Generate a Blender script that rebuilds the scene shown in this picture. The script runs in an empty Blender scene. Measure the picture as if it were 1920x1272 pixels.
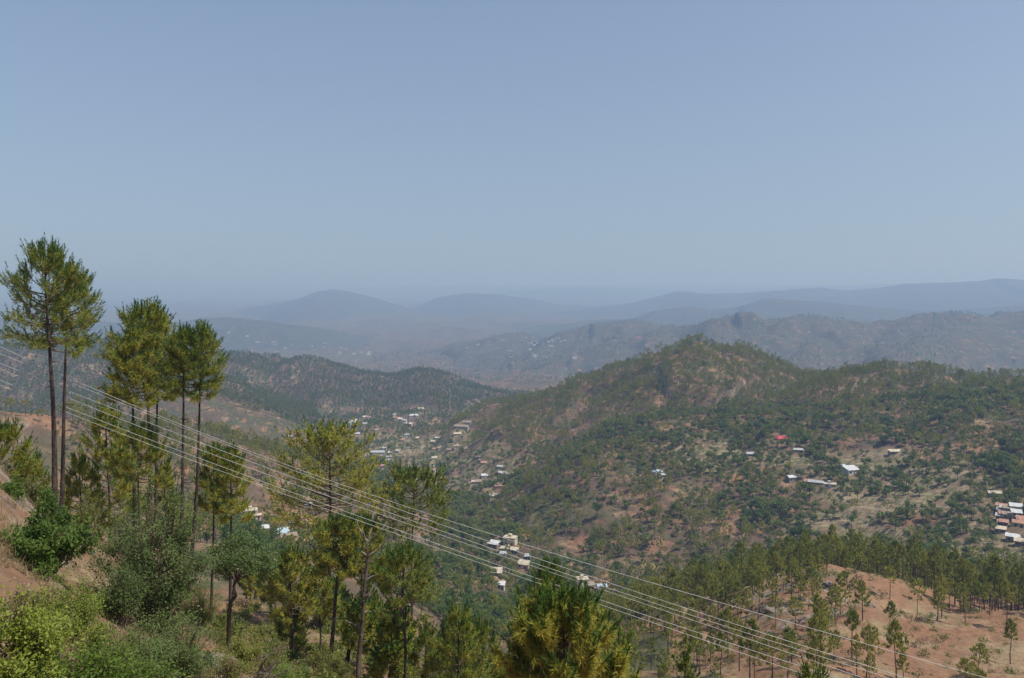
import bpy, math, random, time
import numpy as np
from mathutils import Vector
T0 = time.time()
scene = bpy.context.scene
C = scene.collection
F, CX, HZ = 1464.0, 960.0, 545.0            # focal length in photo pixels, centre column, horizon row

# ------------------------------------------------------------------ camera
cam_d = bpy.data.cameras.new('camera'); cam = bpy.data.objects.new('camera', cam_d); C.objects.link(cam)
cam_d.sensor_width = 36.0; cam_d.lens = F / 1920 * 36.0
cam_d.shift_y = -(636 - HZ) / 1920
cam_d.clip_start = 0.3; cam_d.clip_end = 90000
cam.location = (0, 0, 0); cam.rotation_euler = (math.radians(90), 0, 0)
scene.camera = cam

# ------------------------------------------------------------------ sky, sun, exposure
SUN_EL, SUN_AZ = 60.0, 108.0                 # azimuth clockwise from the view direction
world = bpy.data.worlds.new('World'); scene.world = world; world.use_nodes = True
nt = world.node_tree; bg = nt.nodes['Background']
sky = nt.nodes.new('ShaderNodeTexSky'); sky.sky_type = 'NISHITA'; sky.sun_disc = False
sky.sun_elevation = math.radians(SUN_EL); sky.sun_rotation = math.radians(SUN_AZ)
sky.altitude = 1200; sky.air_density = 1.0; sky.dust_density = 5.0; sky.ozone_density = 3.0
_tc = nt.nodes.new('ShaderNodeTexCoord'); _ma = nt.nodes.new('ShaderNodeVectorMath'); _ma.operation = 'MULTIPLY_ADD'
_nm = nt.nodes.new('ShaderNodeVectorMath'); _nm.operation = 'NORMALIZE'
_ma.inputs[1].default_value = (1, 1, 0.5); _ma.inputs[2].default_value = (0, 0, 0.065)   # dust low on the horizon looks pale, not brown
nt.links.new(_tc.outputs['Generated'], _ma.inputs[0]); nt.links.new(_ma.outputs[0], _nm.inputs[0]); nt.links.new(_nm.outputs[0], sky.inputs[0])
_hs = nt.nodes.new('ShaderNodeHueSaturation'); _hs.inputs['Saturation'].default_value = 0.86
nt.links.new(sky.outputs[0], _hs.inputs['Color']); nt.links.new(_hs.outputs[0], bg.inputs[0]); bg.inputs[1].default_value = 0.100
sun_d = bpy.data.lights.new('sun', 'SUN'); sun = bpy.data.objects.new('sun', sun_d); C.objects.link(sun)
sun_d.energy = 4.2; sun_d.angle = math.radians(0.6); sun_d.color = (1.0, 0.955, 0.89)
_el, _az = math.radians(SUN_EL), math.radians(SUN_AZ)
sdir = Vector((math.sin(_az) * math.cos(_el), math.cos(_az) * math.cos(_el), math.sin(_el)))
sun.rotation_euler = sdir.to_track_quat('Z', 'Y').to_euler(); sun.location = (200, 0, 300)
vs = scene.view_settings
vs.view_transform = 'Standard'; vs.look = 'None'; vs.gamma = 1.0; vs.use_curve_mapping = False
vs.exposure = 0.3
scene.render.engine = 'CYCLES'
cy = scene.cycles
cy.max_bounces = 6; cy.diffuse_bounces = 2; cy.glossy_bounces = 1; cy.transmission_bounces = 3
cy.volume_bounces = 0; cy.transparent_max_bounces = 6
cy.sample_clamp_indirect = 4.0
cy.use_denoising = True
try: cy.denoiser = 'OPENIMAGEDENOISE'
except Exception: pass
cy.denoising_input_passes = 'RGB_ALBEDO_NORMAL'
try: cy.denoising_prefilter = 'ACCURATE'
except Exception: pass

# ------------------------------------------------------------------ helpers
def tag(o, label=None, cat=None, group=None, kind=None):
    if label: o['label'] = label
    if cat: o['category'] = cat
    if group: o['group'] = group
    if kind: o['kind'] = kind
    return o
def empty(name, loc=(0, 0, 0), rz=0.0):
    o = bpy.data.objects.new(name, None); C.objects.link(o)
    o.location = loc; o.rotation_euler = (0, 0, rz); o.empty_display_size = 0.2
    return o
def make_mesh(name, V, Tr, mats, mi=None, smooth=False, k=3):
    me = bpy.data.meshes.new(name)
    V = np.asarray(V, np.float32); Tr = np.asarray(Tr, np.int32)
    me.vertices.add(len(V)); me.vertices.foreach_set('co', V.ravel())
    me.loops.add(Tr.size); me.loops.foreach_set('vertex_index', Tr.ravel())
    me.polygons.add(len(Tr)); me.polygons.foreach_set('loop_start', np.arange(0, Tr.size, k, dtype=np.int32))
    if mi is not None: me.polygons.foreach_set('material_index', np.asarray(mi, np.int32))
    me.polygons.foreach_set('use_smooth', np.full(len(Tr), bool(smooth)))
    for m in (mats if isinstance(mats, (list, tuple)) else [mats]): me.materials.append(m)
    me.update(calc_edges=True)
    return me
def link(name, me, parent=None):
    o = bpy.data.objects.new(name, me); C.objects.link(o)
    if parent is not None: o.parent = parent
    return o
def norm(a): return a / np.maximum(np.linalg.norm(a, axis=-1, keepdims=True), 1e-9)

class G:
    """collects triangles of one mesh"""
    def __init__(s): s.V = []; s.T = []; s.M = []; s.n = 0
    def add(s, V, T, m=0):
        V = np.asarray(V, float); T = np.asarray(T, int)
        s.V.append(V); s.T.append(T + s.n); s.M.append(np.full(len(T), m)); s.n += len(V)
    def tube(s, P, R, n=6, m=0, cap=True):
        P = np.asarray(P, float); R = np.asarray(R, float); k = len(P)
        D = np.gradient(P, axis=0); D = norm(D)
        ref = np.where(np.abs(D[:, 2:3]) > 0.92, np.array([[1.0, 0, 0]]), np.array([[0, 0, 1.0]]))
        A = norm(np.cross(D, ref)); B = np.cross(D, A)
        for i in range(1, k):                          # keep the frame from flipping
            if np.dot(A[i], A[i-1]) < 0: A[i] = -A[i]; B[i] = -B[i]
        a = np.arange(n) / n * 2 * math.pi
        V = P[:, None] + R[:, None, None] * (np.cos(a)[None, :, None] * A[:, None] + np.sin(a)[None, :, None] * B[:, None])
        i, j = np.meshgrid(np.arange(k - 1), np.arange(n), indexing='ij'); j2 = (j + 1) % n
        q = np.stack([i * n + j, i * n + j2, (i + 1) * n + j2, (i + 1) * n + j], -1).reshape(-1, 4)
        T = np.concatenate([q[:, [0, 1, 2]], q[:, [0, 2, 3]]])
        V = V.reshape(-1, 3)
        if cap:
            V = np.concatenate([V, P[-1:] + D[-1:] * R[-1] * 0.5]); e = (k - 1) * n
            T = np.concatenate([T, np.stack([e + np.arange(n), e + (np.arange(n) + 1) % n, np.full(n, k * n)], -1)])
        s.add(V, T, m)
    def box(s, x0, x1, y0, y1, z0, z1, m=0):
        V = [(x, y, z) for z in (z0, z1) for y in (y0, y1) for x in (x0, x1)]
        q = [(0, 2, 3, 1), (4, 5, 7, 6), (0, 1, 5, 4), (2, 6, 7, 3), (0, 4, 6, 2), (1, 3, 7, 5)]
        s.add(V, [t for a, b, c, d in q for t in ((a, b, c), (a, c, d))], m)
    def poly(s, V, quads, m=0):
        s.add(V, [t for q in quads for t in [(q[0], q[i], q[i+1]) for i in range(1, len(q) - 1)]], m)
    def arrays(s): return np.concatenate(s.V), np.concatenate(s.T), np.concatenate(s.M)
    def mesh(s, name, mats, smooth=False):
        V, T, M = s.arrays(); return make_mesh(name, V, T, mats, M, smooth)
    def build(s, name, mats, parent=None, smooth=False): return link(name, s.mesh(name, mats, smooth), parent)

# ------------------------------------------------------------------ node material helpers
def new_mat(name):
    m = bpy.data.materials.new(name); m.use_nodes = True
    n = m.node_tree; n.nodes.clear()
    return m, n
def nd(n, t, **kw):
    x = n.nodes.new(t)
    for k, v in kw.items():
        if k in x.inputs.keys(): x.inputs[k].default_value = v
        else: setattr(x, k, v)
    return x
def mixc(n, a, b, fac, mode='MIX'):
    x = n.nodes.new('ShaderNodeMix'); x.data_type = 'RGBA'; x.blend_type = mode
    for sock, v in ((0, fac), (6, a), (7, b)):
        if hasattr(v, 'links') or isinstance(v, bpy.types.NodeSocket): n.links.new(v, x.inputs[sock])
        elif sock == 0: x.inputs[0].default_value = v
        else: x.inputs[sock].default_value = (*v, 1) if len(v) == 3 else v
    return x.outputs[2]
def ramp(n, src, lo, hi, a=0.0, b=1.0):
    x = n.nodes.new('ShaderNodeMapRange'); x.interpolation_type = 'SMOOTHSTEP'
    n.links.new(src, x.inputs[0]); x.inputs[1].default_value = lo; x.inputs[2].default_value = hi
    x.inputs[3].default_value = a; x.inputs[4].default_value = b
    return x.outputs[0]
def noise(n, co, scale, detail=4, rough=0.55, dist=0.0):
    x = n.nodes.new('ShaderNodeTexNoise'); x.inputs['Scale'].default_value = scale
    x.inputs['Detail'].default_value = detail; x.inputs['Roughness'].default_value = rough
    x.inputs['Distortion'].default_value = dist
    if co is not None: n.links.new(co, x.inputs['Vector'])
    return x.outputs[0]
def attr(n, name):
    x = n.nodes.new('ShaderNodeAttribute'); x.attribute_name = name; return x.outputs['Fac']
def finish(n, bsdf):
    o = n.nodes.new('ShaderNodeOutputMaterial'); n.links.new(bsdf, o.inputs['Surface'])

def leaf_mat(name, c1, c2, transl=0.25, c3=None, rough=0.55, nscale=0.6, spec=0.25):
    """foliage: two tones mixed per plant and per clump, light passing through"""
    m, n = new_mat(name)
    oi = n.nodes.new('ShaderNodeObjectInfo'); tc = n.nodes.new('ShaderNodeTexCoord')
    f = noise(n, tc.outputs['Object'], nscale, 2)
    f2 = noise(n, tc.outputs['Object'], nscale * 9, 1)
    a = n.nodes.new('ShaderNodeMath'); a.operation = 'ADD'; n.links.new(oi.outputs['Random'], a.inputs[0]); n.links.new(f, a.inputs[1])
    a2 = n.nodes.new('ShaderNodeMath'); a2.operation = 'ADD'; n.links.new(a.outputs[0], a2.inputs[0]); n.links.new(f2, a2.inputs[1])
    col = mixc(n, c1, c2, ramp(n, a2.outputs[0], 0.75, 2.05))
    if c3: col = mixc(n, col, c3, ramp(n, f2, 0.60, 0.72))
    p = nd(n, 'ShaderNodeBsdfPrincipled'); n.links.new(col, p.inputs['Base Color'])
    p.inputs['Roughness'].default_value = rough; p.inputs['Specular IOR Level'].default_value = spec
    if transl <= 0: finish(n, p.outputs[0]); return m
    t = n.nodes.new('ShaderNodeBsdfTranslucent'); n.links.new(col, t.inputs['Color'])
    x = n.nodes.new('ShaderNodeMixShader'); x.inputs[0].default_value = transl
    n.links.new(p.outputs[0], x.inputs[1]); n.links.new(t.outputs[0], x.inputs[2])
    finish(n, x.outputs[0]); return m
def rough_mat(name, c1, c2, scale=4.0, bump=0.3, bscale=18.0, rough=0.85, metal=0.0, stretch=None, spec=0.3):
    m, n = new_mat(name)
    tc = n.nodes.new('ShaderNodeTexCoord'); co = tc.outputs['Object']
    if stretch:
        mp = n.nodes.new('ShaderNodeMapping'); mp.inputs['Scale'].default_value = stretch
        n.links.new(co, mp.inputs[0]); co = mp.outputs[0]
    f = noise(n, co, scale, 5, 0.65)
    col = mixc(n, c1, c2, ramp(n, f, 0.35, 0.68))
    p = nd(n, 'ShaderNodeBsdfPrincipled'); n.links.new(col, p.inputs['Base Color'])
    p.inputs['Roughness'].default_value = rough; p.inputs['Metallic'].default_value = metal
    p.inputs['Specular IOR Level'].default_value = spec
    if bump:
        b = nd(n, 'ShaderNodeBump'); b.inputs['Strength'].default_value = bump; b.inputs['Distance'].default_value = 0.05
        n.links.new(noise(n, co, bscale, 4, 0.6), b.inputs['Height']); n.links.new(b.outputs[0], p.inputs['Normal'])
    finish(n, p.outputs[0]); return m
# ------------------------------------------------------------------ terrain height
def _hash(ix, iy, seed):
    h = (ix.astype(np.int64) * 374761393 + iy.astype(np.int64) * 668265263 + seed * 1442695041) & 0xFFFFFFFF
    h = ((h ^ (h >> 13)) * 1274126177) & 0xFFFFFFFF
    return ((h ^ (h >> 16)) & 0xFFFF).astype(np.float64) / 65535.0
def vnoise(x, y, seed=0):
    ix = np.floor(x); iy = np.floor(y); fx = x - ix; fy = y - iy
    u = fx * fx * fx * (fx * (fx * 6 - 15) + 10); v = fy * fy * fy * (fy * (fy * 6 - 15) + 10)
    out = 0
    for dx in (0, 1):
        for dy in (0, 1):
            a = _hash(ix + dx, iy + dy, seed) * 2 * math.pi
            g = np.cos(a) * (fx - dx) + np.sin(a) * (fy - dy)
            out = out + g * (u if dx else 1 - u) * (v if dy else 1 - v)
    return out * 1.5                                    # about -1 .. 1
def fbm(x, y, seed=0, o=3):
    s = 0; a = 1.0; t = 0
    for i in range(o):
        s = s + a * vnoise(x * 2 ** i, y * 2 ** i, seed + 17 * i); t += a; a *= 0.5
    return s / t
def sstep(x, a, b):
    t = np.clip((x - a) / (b - a), 0, 1); return t * t * (3 - 2 * t)

# ground seen in the photograph: (column, depth in metres, height relative to the camera)
GP = []
def col(px, *dz):
    for d, z in dz: GP.append((px, d, z))
for px in (-800, -300, 200, 700, 1200, 1700, 2200, 2800):
    col(px, (2.5, -1.8), (5, -3.5))
for px in (300, 700, 1100, 1500, 1900, 2500): col(px, (8, -5.6), (12, -8.5))
col(-800, (12, -4), (40, -5), (100, -18), (250, -40), (500, -66), (1000, -160), (2000, -330))
col(-350, (8, -4.6), (20, -6.2), (38, -6.5), (60, -12), (120, -30), (250, -56), (420, -86))
col(0, (8, -5.2), (12, -6.9), (20, -8.0), (30, -9.0), (37, -9.4), (42, -10.4), (50, -14), (80, -27), (150, -50), (250, -76), (400, -102))
col(105, (20, -9.0), (30, -11.0), (42, -13.9), (48, -16.0), (60, -21.5))
col(200, (12, -7.4), (20, -9.8), (30, -12.3), (44, -15.2), (60, -22), (90, -37), (160, -62))
col(300, (20, -10.8), (30, -13.6), (42, -17), (55, -20.5), (70, -28), (100, -42), (200, -74), (350, -112), (500, -152), (700, -190), (1000, -235))
col(420, (20, -11.0), (30, -14.6), (37, -17.6), (46, -24), (60, -29), (90, -41), (200, -78), (470, -139))
col(520, (20, -12.5), (35, -19), (50, -26.5), (60, -31), (90, -42), (200, -82), (350, -125), (480, -158))
col(620, (20, -13), (35, -20), (55, -28), (62, -30.5), (90, -41), (130, -56), (250, -96), (400, -140), (540, -172), (750, -210))
col(760, (20, -13), (50, -29), (90, -47), (150, -72), (280, -118), (420, -160), (700, -208), (1000, -242), (1300, -262), (1600, -278))
col(900, (20, -13), (50, -31), (100, -56), (250, -123), (350, -159), (450, -180), (560, -195), (700, -210), (850, -225), (1000, -238), (1300, -258))
col(1000, (350, -162), (450, -185), (560, -196), (620, -191), (680, -192), (760, -200), (1000, -225))
col(1100, (20, -13), (50, -32), (100, -58), (200, -101), (280, -129), (340, -158), (420, -181), (520, -192), (580, -186), (650, -168), (720, -172), (800, -170))
col(1250, (50, -32), (100, -59), (150, -80), (200, -96), (265, -112), (300, -129), (350, -156), (450, -184), (550, -181), (640, -163), (720, -162), (800, -150))
col(1340, (100, -57), (150, -78), (200, -93), (250, -103.5), (285, -118), (330, -145), (430, -177))
col(1420, (100, -58), (150, -77), (200, -89), (235, -93.5), (262, -104), (300, -124), (400, -166), (480, -178), (560, -174), (650, -160), (730, -148))
col(1520, (60, -36), (100, -56), (140, -71), (190, -82), (240, -90.5), (262, -98), (300, -119), (350, -144), (430, -166), (500, -172), (560, -167), (620, -158), (700, -146))
col(1700, (60, -36), (100, -57), (140, -74), (200, -87), (230, -91.5), (252, -99), (280, -112), (350, -141), (430, -156), (500, -156), (560, -151), (620, -143), (680, -130))
col(1900, (60, -38), (100, -60), (150, -79), (190, -85), (208, -89), (230, -99), (300, -126), (400, -147), (470, -146), (540, -139), (600, -130), (680, -112))
col(2250, (60, -40), (100, -62), (150, -82), (190, -88), (230, -100), (300, -122), (450, -138), (600, -118), (800, -110))
col(2800, (60, -40), (150, -80), (300, -118), (600, -110))
for px in (-800, -100, 500, 1000, 1500, 2000, 2800):
    col(px, (2500, -345), (3500, -440), (6000, -480), (12000, -490), (32000, -500))
for px in (-100, 500): col(px, (1500, -290))
for px in (1400, 2000, 2800): col(px, (1500, -300))
_gp = np.array(GP, float)
def _uv(px, d): return np.stack([np.asarray(px) / 330.0, 2.4 * np.log(d)], -1)
_U = _uv(_gp[:, 0], _gp[:, 1]); _S = _gp[:, 2] / _gp[:, 1] + (HZ - 525.0) / F
def _ker(r2): return 0.5 * r2 * np.log(r2 + 1e-9)
_n = len(_U)
_K = _ker(((_U[:, None] - _U[None]) ** 2).sum(-1)) + np.eye(_n) * 0.02
_Pm = np.concatenate([np.ones((_n, 1)), _U], 1)
_A = np.block([[_K, _Pm], [_Pm.T, np.zeros((3, 3))]])
_W = np.linalg.solve(_A, np.concatenate([_S, np.zeros(3)]))
def base_height(x, y):
    d = np.maximum(y, 2.5); px = np.clip(CX + F * x / d, -1000, 3000)
    u = _uv(px, d); out = _W[_n] + u @ _W[_n + 1:]
    for i in range(_n):
        out = out + _W[i] * _ker((u[:, 0] - _U[i, 0]) ** 2 + (u[:, 1] - _U[i, 1]) ** 2)
    return out * d

# ridges: crest points (column, row, depth) of the ground below the trees; front and back slope; layer number
RIDGES = [
 (1, .42, .55, [(690,850,1260),(780,822,1210),(870,800,1180),(930,765,1150),(990,750,1130),(1050,738,1110),(1110,720,1090),(1170,698,1075),(1230,667,1060),(1265,652,1055),(1290,640,1050),(1312,655,1055),(1335,668,1065),(1362,662,1080),(1385,657,1090),(1420,672,1095),(1450,688,1100),(1500,706,1080),(1535,712,1000),(1590,702,930),(1650,695,880),(1720,700,870),(1780,712,860),(1850,710,850),(1920,708,840),(2100,700,820),(2600,700,800)]),
 (1, .45, .45, [(1290,650,1050),(1262,720,960),(1210,780,880),(1150,830,800),(1120,880,730)]),
 (1, .50, .50, [(1385,660,1085),(1410,720,980),(1405,785,860),(1380,830,790)]),
 (1, .45, .45, [(1650,700,880),(1625,760,800),(1590,800,740)]),
 (1, .45, .45, [(1850,712,850),(1840,765,760),(1810,815,680)]),
 (1, .45, .45, [(1050,740,1110),(1010,790,1000),(985,850,880)]),
 (2, .34, .5, [(-900,640,400),(-400,705,430),(-200,740,455),(0,772,500),(100,780,520),(250,796,560),(350,808,600),(440,832,660),(500,852,720),(545,874,780),(610,905,860)]),
 (3, .33, .5, [(-900,630,1400),(-500,636,1500),(-200,644,1550),(0,655,1600),(163,642,1650),(300,660,1800),(430,666,1950),(490,676,1980),(530,696,2000),(570,678,1980),(640,694,2000),(700,707,2000),(735,708,2000),(772,698,1950),(830,716,1950),(900,734,1900),(960,749,1850),(1010,778,1800)]),
 (3, .38, .38, [(570,680,1980),(600,725,1800),(625,765,1640)]),
 (3, .38, .38, [(430,668,1950),(445,730,1700),(430,790,1420)]),
 (3, .38, .38, [(772,700,1950),(800,735,1780),(830,770,1600)]),
 (3, .36, .36, [(163,645,1650),(290,705,1400),(400,770,1180)]),
 (3, .40, .40, [(690,708,2000),(705,745,1800),(715,775,1660)]),
 (4, .26, .3, [(740,690,5200),(800,660,5000),(860,645,5000),(930,632,4900),(985,630,4800),(1060,638,4600),(1090,622,4500),(1140,609,4400),(1190,607,4300),(1240,616,4200),(1290,621,4000),(1330,608,3700),(1380,598,3600),(1430,605,3600),(1500,597,3500),(1560,604,3500),(1600,601,3500),(1650,609,3450),(1700,602,3400),(1790,593,3400),(1850,599,3400),(1920,590,3400),(2100,580,3300),(2700,590,3300)]),
 (4, .30, .30, [(1140,612,4400),(1080,655,3900),(1040,700,3300)]),
 (4, .30, .30, [(1380,600,3600),(1350,640,3200),(1330,670,2900)]),
 (4, .30, .30, [(1560,606,3500),(1525,645,3100),(1500,680,2700)]),
 (4, .30, .30, [(1790,595,3400),(1740,640,2950),(1700,680,2600)]),
 (4, .28, .28, [(985,632,4800),(940,665,4300),(900,700,3700)]),
 (5, .16, .2, [(-300,590,6500),(100,600,6200),(330,612,6000),(380,598,5900),(425,596,5800),(480,602,5700),(560,614,5600),(620,640,5400),(690,665,5200)]),
 (5, .15, .2, [(1040,612,7200),(1100,602,7000),(1190,597,6900),(1240,583,6800),(1290,574,6800),(1330,581,6700),(1380,577,6700),(1430,562,6600),(1500,565,6600),(1560,567,6600),(1640,577,6500),(1750,585,6400),(1900,575,6200),(2300,570,6200)]),
 (6, .14, .2, [(400,600,10500),(450,583,10500),(520,568,10500),(565,561,10500),(595,551,10500),(622,543,10500),(650,547,10500),(690,557,10500),(730,569,10500),(770,580,10500),(830,600,10500)]),
 (6, .13, .2, [(760,582,11500),(830,557,11500),(880,550,11500),(940,554,11500),(1000,562,11500),(1060,574,11500),(1150,580,11000)]),
 (6, .13, .2, [(1150,575,10000),(1240,556,10000),(1270,549,10000),(1330,551,10000),(1400,550,10000),(1470,546,9800),(1540,540,9800),(1590,547,9700),(1650,541,9600),(1700,533,9500),(1740,531,9500),(1800,531,9400),(1840,528,9400),(1870,524,9300),(1920,528,9200),(2200,530,9000)]),
 (6, .12, .2, [(-400,570,14000),(200,590,14000),(330,578,14000),(360,574,14000),(400,577,14000),(470,590,14000)]),
 (7, .08, .2, [(850,556,20000),(960,546,20000),(1040,541,20000),(1100,538,20000),(1160,541,20000),(1260,545,20000),(1400,541,20000),(1550,536,19000),(1700,532,19000)]),
 (7, .06, .2, [(-900,536,29000),(300,541,29000),(800,536,29000),(1400,533,29000),(2000,531,29000),(2900,532,29000)]),
]
_RG = []
for lay, sf, sb, pts in RIDGES:
    p = np.array(pts, float); d = p[:, 2]
    _RG.append((lay, sf, sb, np.stack([d * (p[:, 0] - CX) / F, d, -d * (p[:, 1] - HZ) / F], -1)))
def heights(x, y, want=False):
    x = np.asarray(x, float).ravel(); y = np.asarray(y, float).ravel()
    z = base_height(x, y); lay = np.zeros(len(x), np.int8); near = np.full(len(x), 1e9)
    best = z.copy()
    d0 = np.maximum(y, 2.5)
    wx = x + np.minimum(0.03 * d0, 30) * fbm(x / (0.12 * 1500), y / (0.12 * 1500), 5, 2) * (d0 > 150)
    wy = y + np.minimum(0.03 * d0, 30) * fbm(x / (0.12 * 1500), y / (0.12 * 1500), 9, 2) * (d0 > 150)
    for l, sf, sb, Pt in _RG:
        ymin, ymax = Pt[:, 1].min(), Pt[:, 1].max()
        sel = np.where((y > ymin * 0.45) & (y < ymax * 2.2))[0]
        if not len(sel): continue
        px, py = wx[sel], wy[sel]
        bd = np.full(len(sel), 1e18); bz = np.zeros(len(sel)); sg = np.zeros(len(sel))
        for a, b in zip(Pt[:-1], Pt[1:]):
            ex, ey = b[0] - a[0], b[1] - a[1]; L2 = ex * ex + ey * ey
            t = np.clip(((px - a[0]) * ex + (py - a[1]) * ey) / L2, 0, 1)
            qx, qy = a[0] + t * ex, a[1] + t * ey
            dd = (px - qx) ** 2 + (py - qy) ** 2
            m = dd < bd
            bd = np.where(m, dd, bd); bz = np.where(m, a[2] + t * (b[2] - a[2]), bz); sg = np.where(m, py - qy, sg)
        dist = np.sqrt(bd); w = sstep(sg / (dist + 1.0), -0.5, 0.5)
        sl = sf * (1 - w) + sb * w
        r0 = (0.007 if l == 1 else 0.010) * np.maximum(y[sel], 200)
        h = bz - sl * (np.sqrt(dist ** 2 + r0 ** 2) - r0)
        k = 0.010 * np.maximum(y[sel], 100)
        zz = z[sel]
        hh = np.clip(0.5 + 0.5 * (h - zz) / k, 0, 1)
        z[sel] = zz * (1 - hh) + h * hh + k * hh * (1 - hh) * 0.5
        up = h > best[sel]
        best[sel] = np.maximum(best[sel], h); lay[sel] = np.where(up, l, lay[sel]); near[sel] = np.where(up, dist, near[sel])
    # gullies and lumps of every size that still shows at its distance
    crest = 0.25 + 0.75 * sstep(near / d0, 0.0, 0.06)
    for i, L in enumerate((0.5, 1.1, 2.6, 6, 14, 34, 80, 190, 450, 1100)):
        w = sstep(d0, L * 3.5, L * 8) * (1 - sstep(d0, L * 110, L * 260))
        s = np.where(w > 0.001)[0]
        if not len(s): continue
        r = 1 - np.abs(vnoise(x[s] / L, y[s] / L, 31 + i)) * 2.0
        amp = 0.050 if L < 5 else np.where(lay[s] >= 5, 0.05, np.where((lay[s] >= 1) & (L > 30), 0.125, 0.08))
        z[s] += amp * L * w[s] * crest[s] * (0.6 * r + 0.5 * vnoise(x[s] / L * 1.9, y[s] / L * 1.9, 77 + i))
    # terraced fields
    px = CX + F * x / d0
    py = HZ - F * z / d0
    def ell(cx, cy, rx, ry): return 1 - sstep(np.sqrt(((px - cx) / rx) ** 2 + ((py - cy) / ry) ** 2), 0.75, 1.05)
    tm = np.maximum.reduce([ell(1690, 905, 210, 75), ell(1470, 852, 110, 26), ell(1850, 1010, 110, 70), ell(1600, 1000, 150, 55), ell(860, 870, 125, 75), ell(720, 840, 80, 35), ell(1330, 850, 90, 40), ell(545, 955, 60, 40)])
    tm = tm * sstep(d0, 380, 420) * (1 - sstep(d0, 1300, 1400)) * (lay <= 1)
    tm = tm * sstep(fbm(x / 60, y / 60, 3, 2), -0.45, -0.2)
    step = 1.9 * (d0 / 620) ** 0.6
    zz = z / step; fr = zz - np.floor(zz)
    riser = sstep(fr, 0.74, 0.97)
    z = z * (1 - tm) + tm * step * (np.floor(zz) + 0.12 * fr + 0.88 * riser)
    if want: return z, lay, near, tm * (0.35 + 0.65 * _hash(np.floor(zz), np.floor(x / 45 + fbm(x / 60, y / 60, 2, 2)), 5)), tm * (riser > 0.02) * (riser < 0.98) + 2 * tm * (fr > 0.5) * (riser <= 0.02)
    return z
def P(px, py, d): return np.array([d * (px - CX) / F, d, -d * (py - HZ) / F])

# the sheet: rows follow depth, columns fan out from the camera
def rows():
    r = list(np.linspace(-10, 6, 9))
    def go(stop, f):
        while r[-1] < stop: r.append(r[-1] + f(r[-1]))
    go(60, lambda y: max(0.22, 0.011 * y)); go(140, lambda y: 0.014 * y); go(420, lambda y: 0.0075 * y)
    go(1120, lambda y: 1.55 + 0.0006 * y); go(2100, lambda y: 0.0042 * y); go(6000, lambda y: 0.0065 * y)
    go(14000, lambda y: 0.012 * y); go(33000, lambda y: 0.03 * y)
    return np.array(r)
YR = rows(); NT = 460
_q = np.linspace(-1, 1, NT); TT = 0.70 * _q + 0.32 * _q ** 5       # finer inside the view
GX = TT[None, :] * (YR[:, None] + 12.0); GY = np.repeat(YR[:, None], NT, 1)
NR = len(YR)
GZ, GL, GN, GT, GRs = heights(GX.ravel(), GY.ravel(), True)
print('terrain', NR, 'x', NT, round(time.time() - T0, 1))
GZ2 = GZ.reshape(NR, NT)
_slope = GZ2 / np.maximum(GY, 2.5); HORIZON = np.maximum.accumulate(np.where(GY < 2.6, -9, _slope), 0)
def grid_at(x, y):
    t = x / (y + 12.0)
    return np.clip(np.searchsorted(YR, y), 0, NR - 1), np.clip(np.searchsorted(TT, t), 0, NT - 1)
def visible(x, y, ztop, margin=0.004):
    r, c = grid_at(x, y); return ztop / np.maximum(y, 2.5) > HORIZON[np.maximum(r - 2, 0), c] - margin
def hits(pts):
    """where the view rays through (column, row) first meet the ground, from a least depth on"""
    pts = np.array(pts, float); D = np.exp(np.linspace(0, math.log(300), 700))
    out = []
    for px, py, dmin in pts:
        d = dmin * D; d = d[d < 30000]
        z = heights(d * (px - CX) / F, d); below = z > -d * (py - HZ) / F
        i = int(np.argmax(below)) if below.any() else len(d) - 1
        out.append((d[i] * (px - CX) / F, d[i], z[i]))
    return np.array(out)
def gz(x, y): return float(heights(np.array([x]), np.array([y]))[0])

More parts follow.
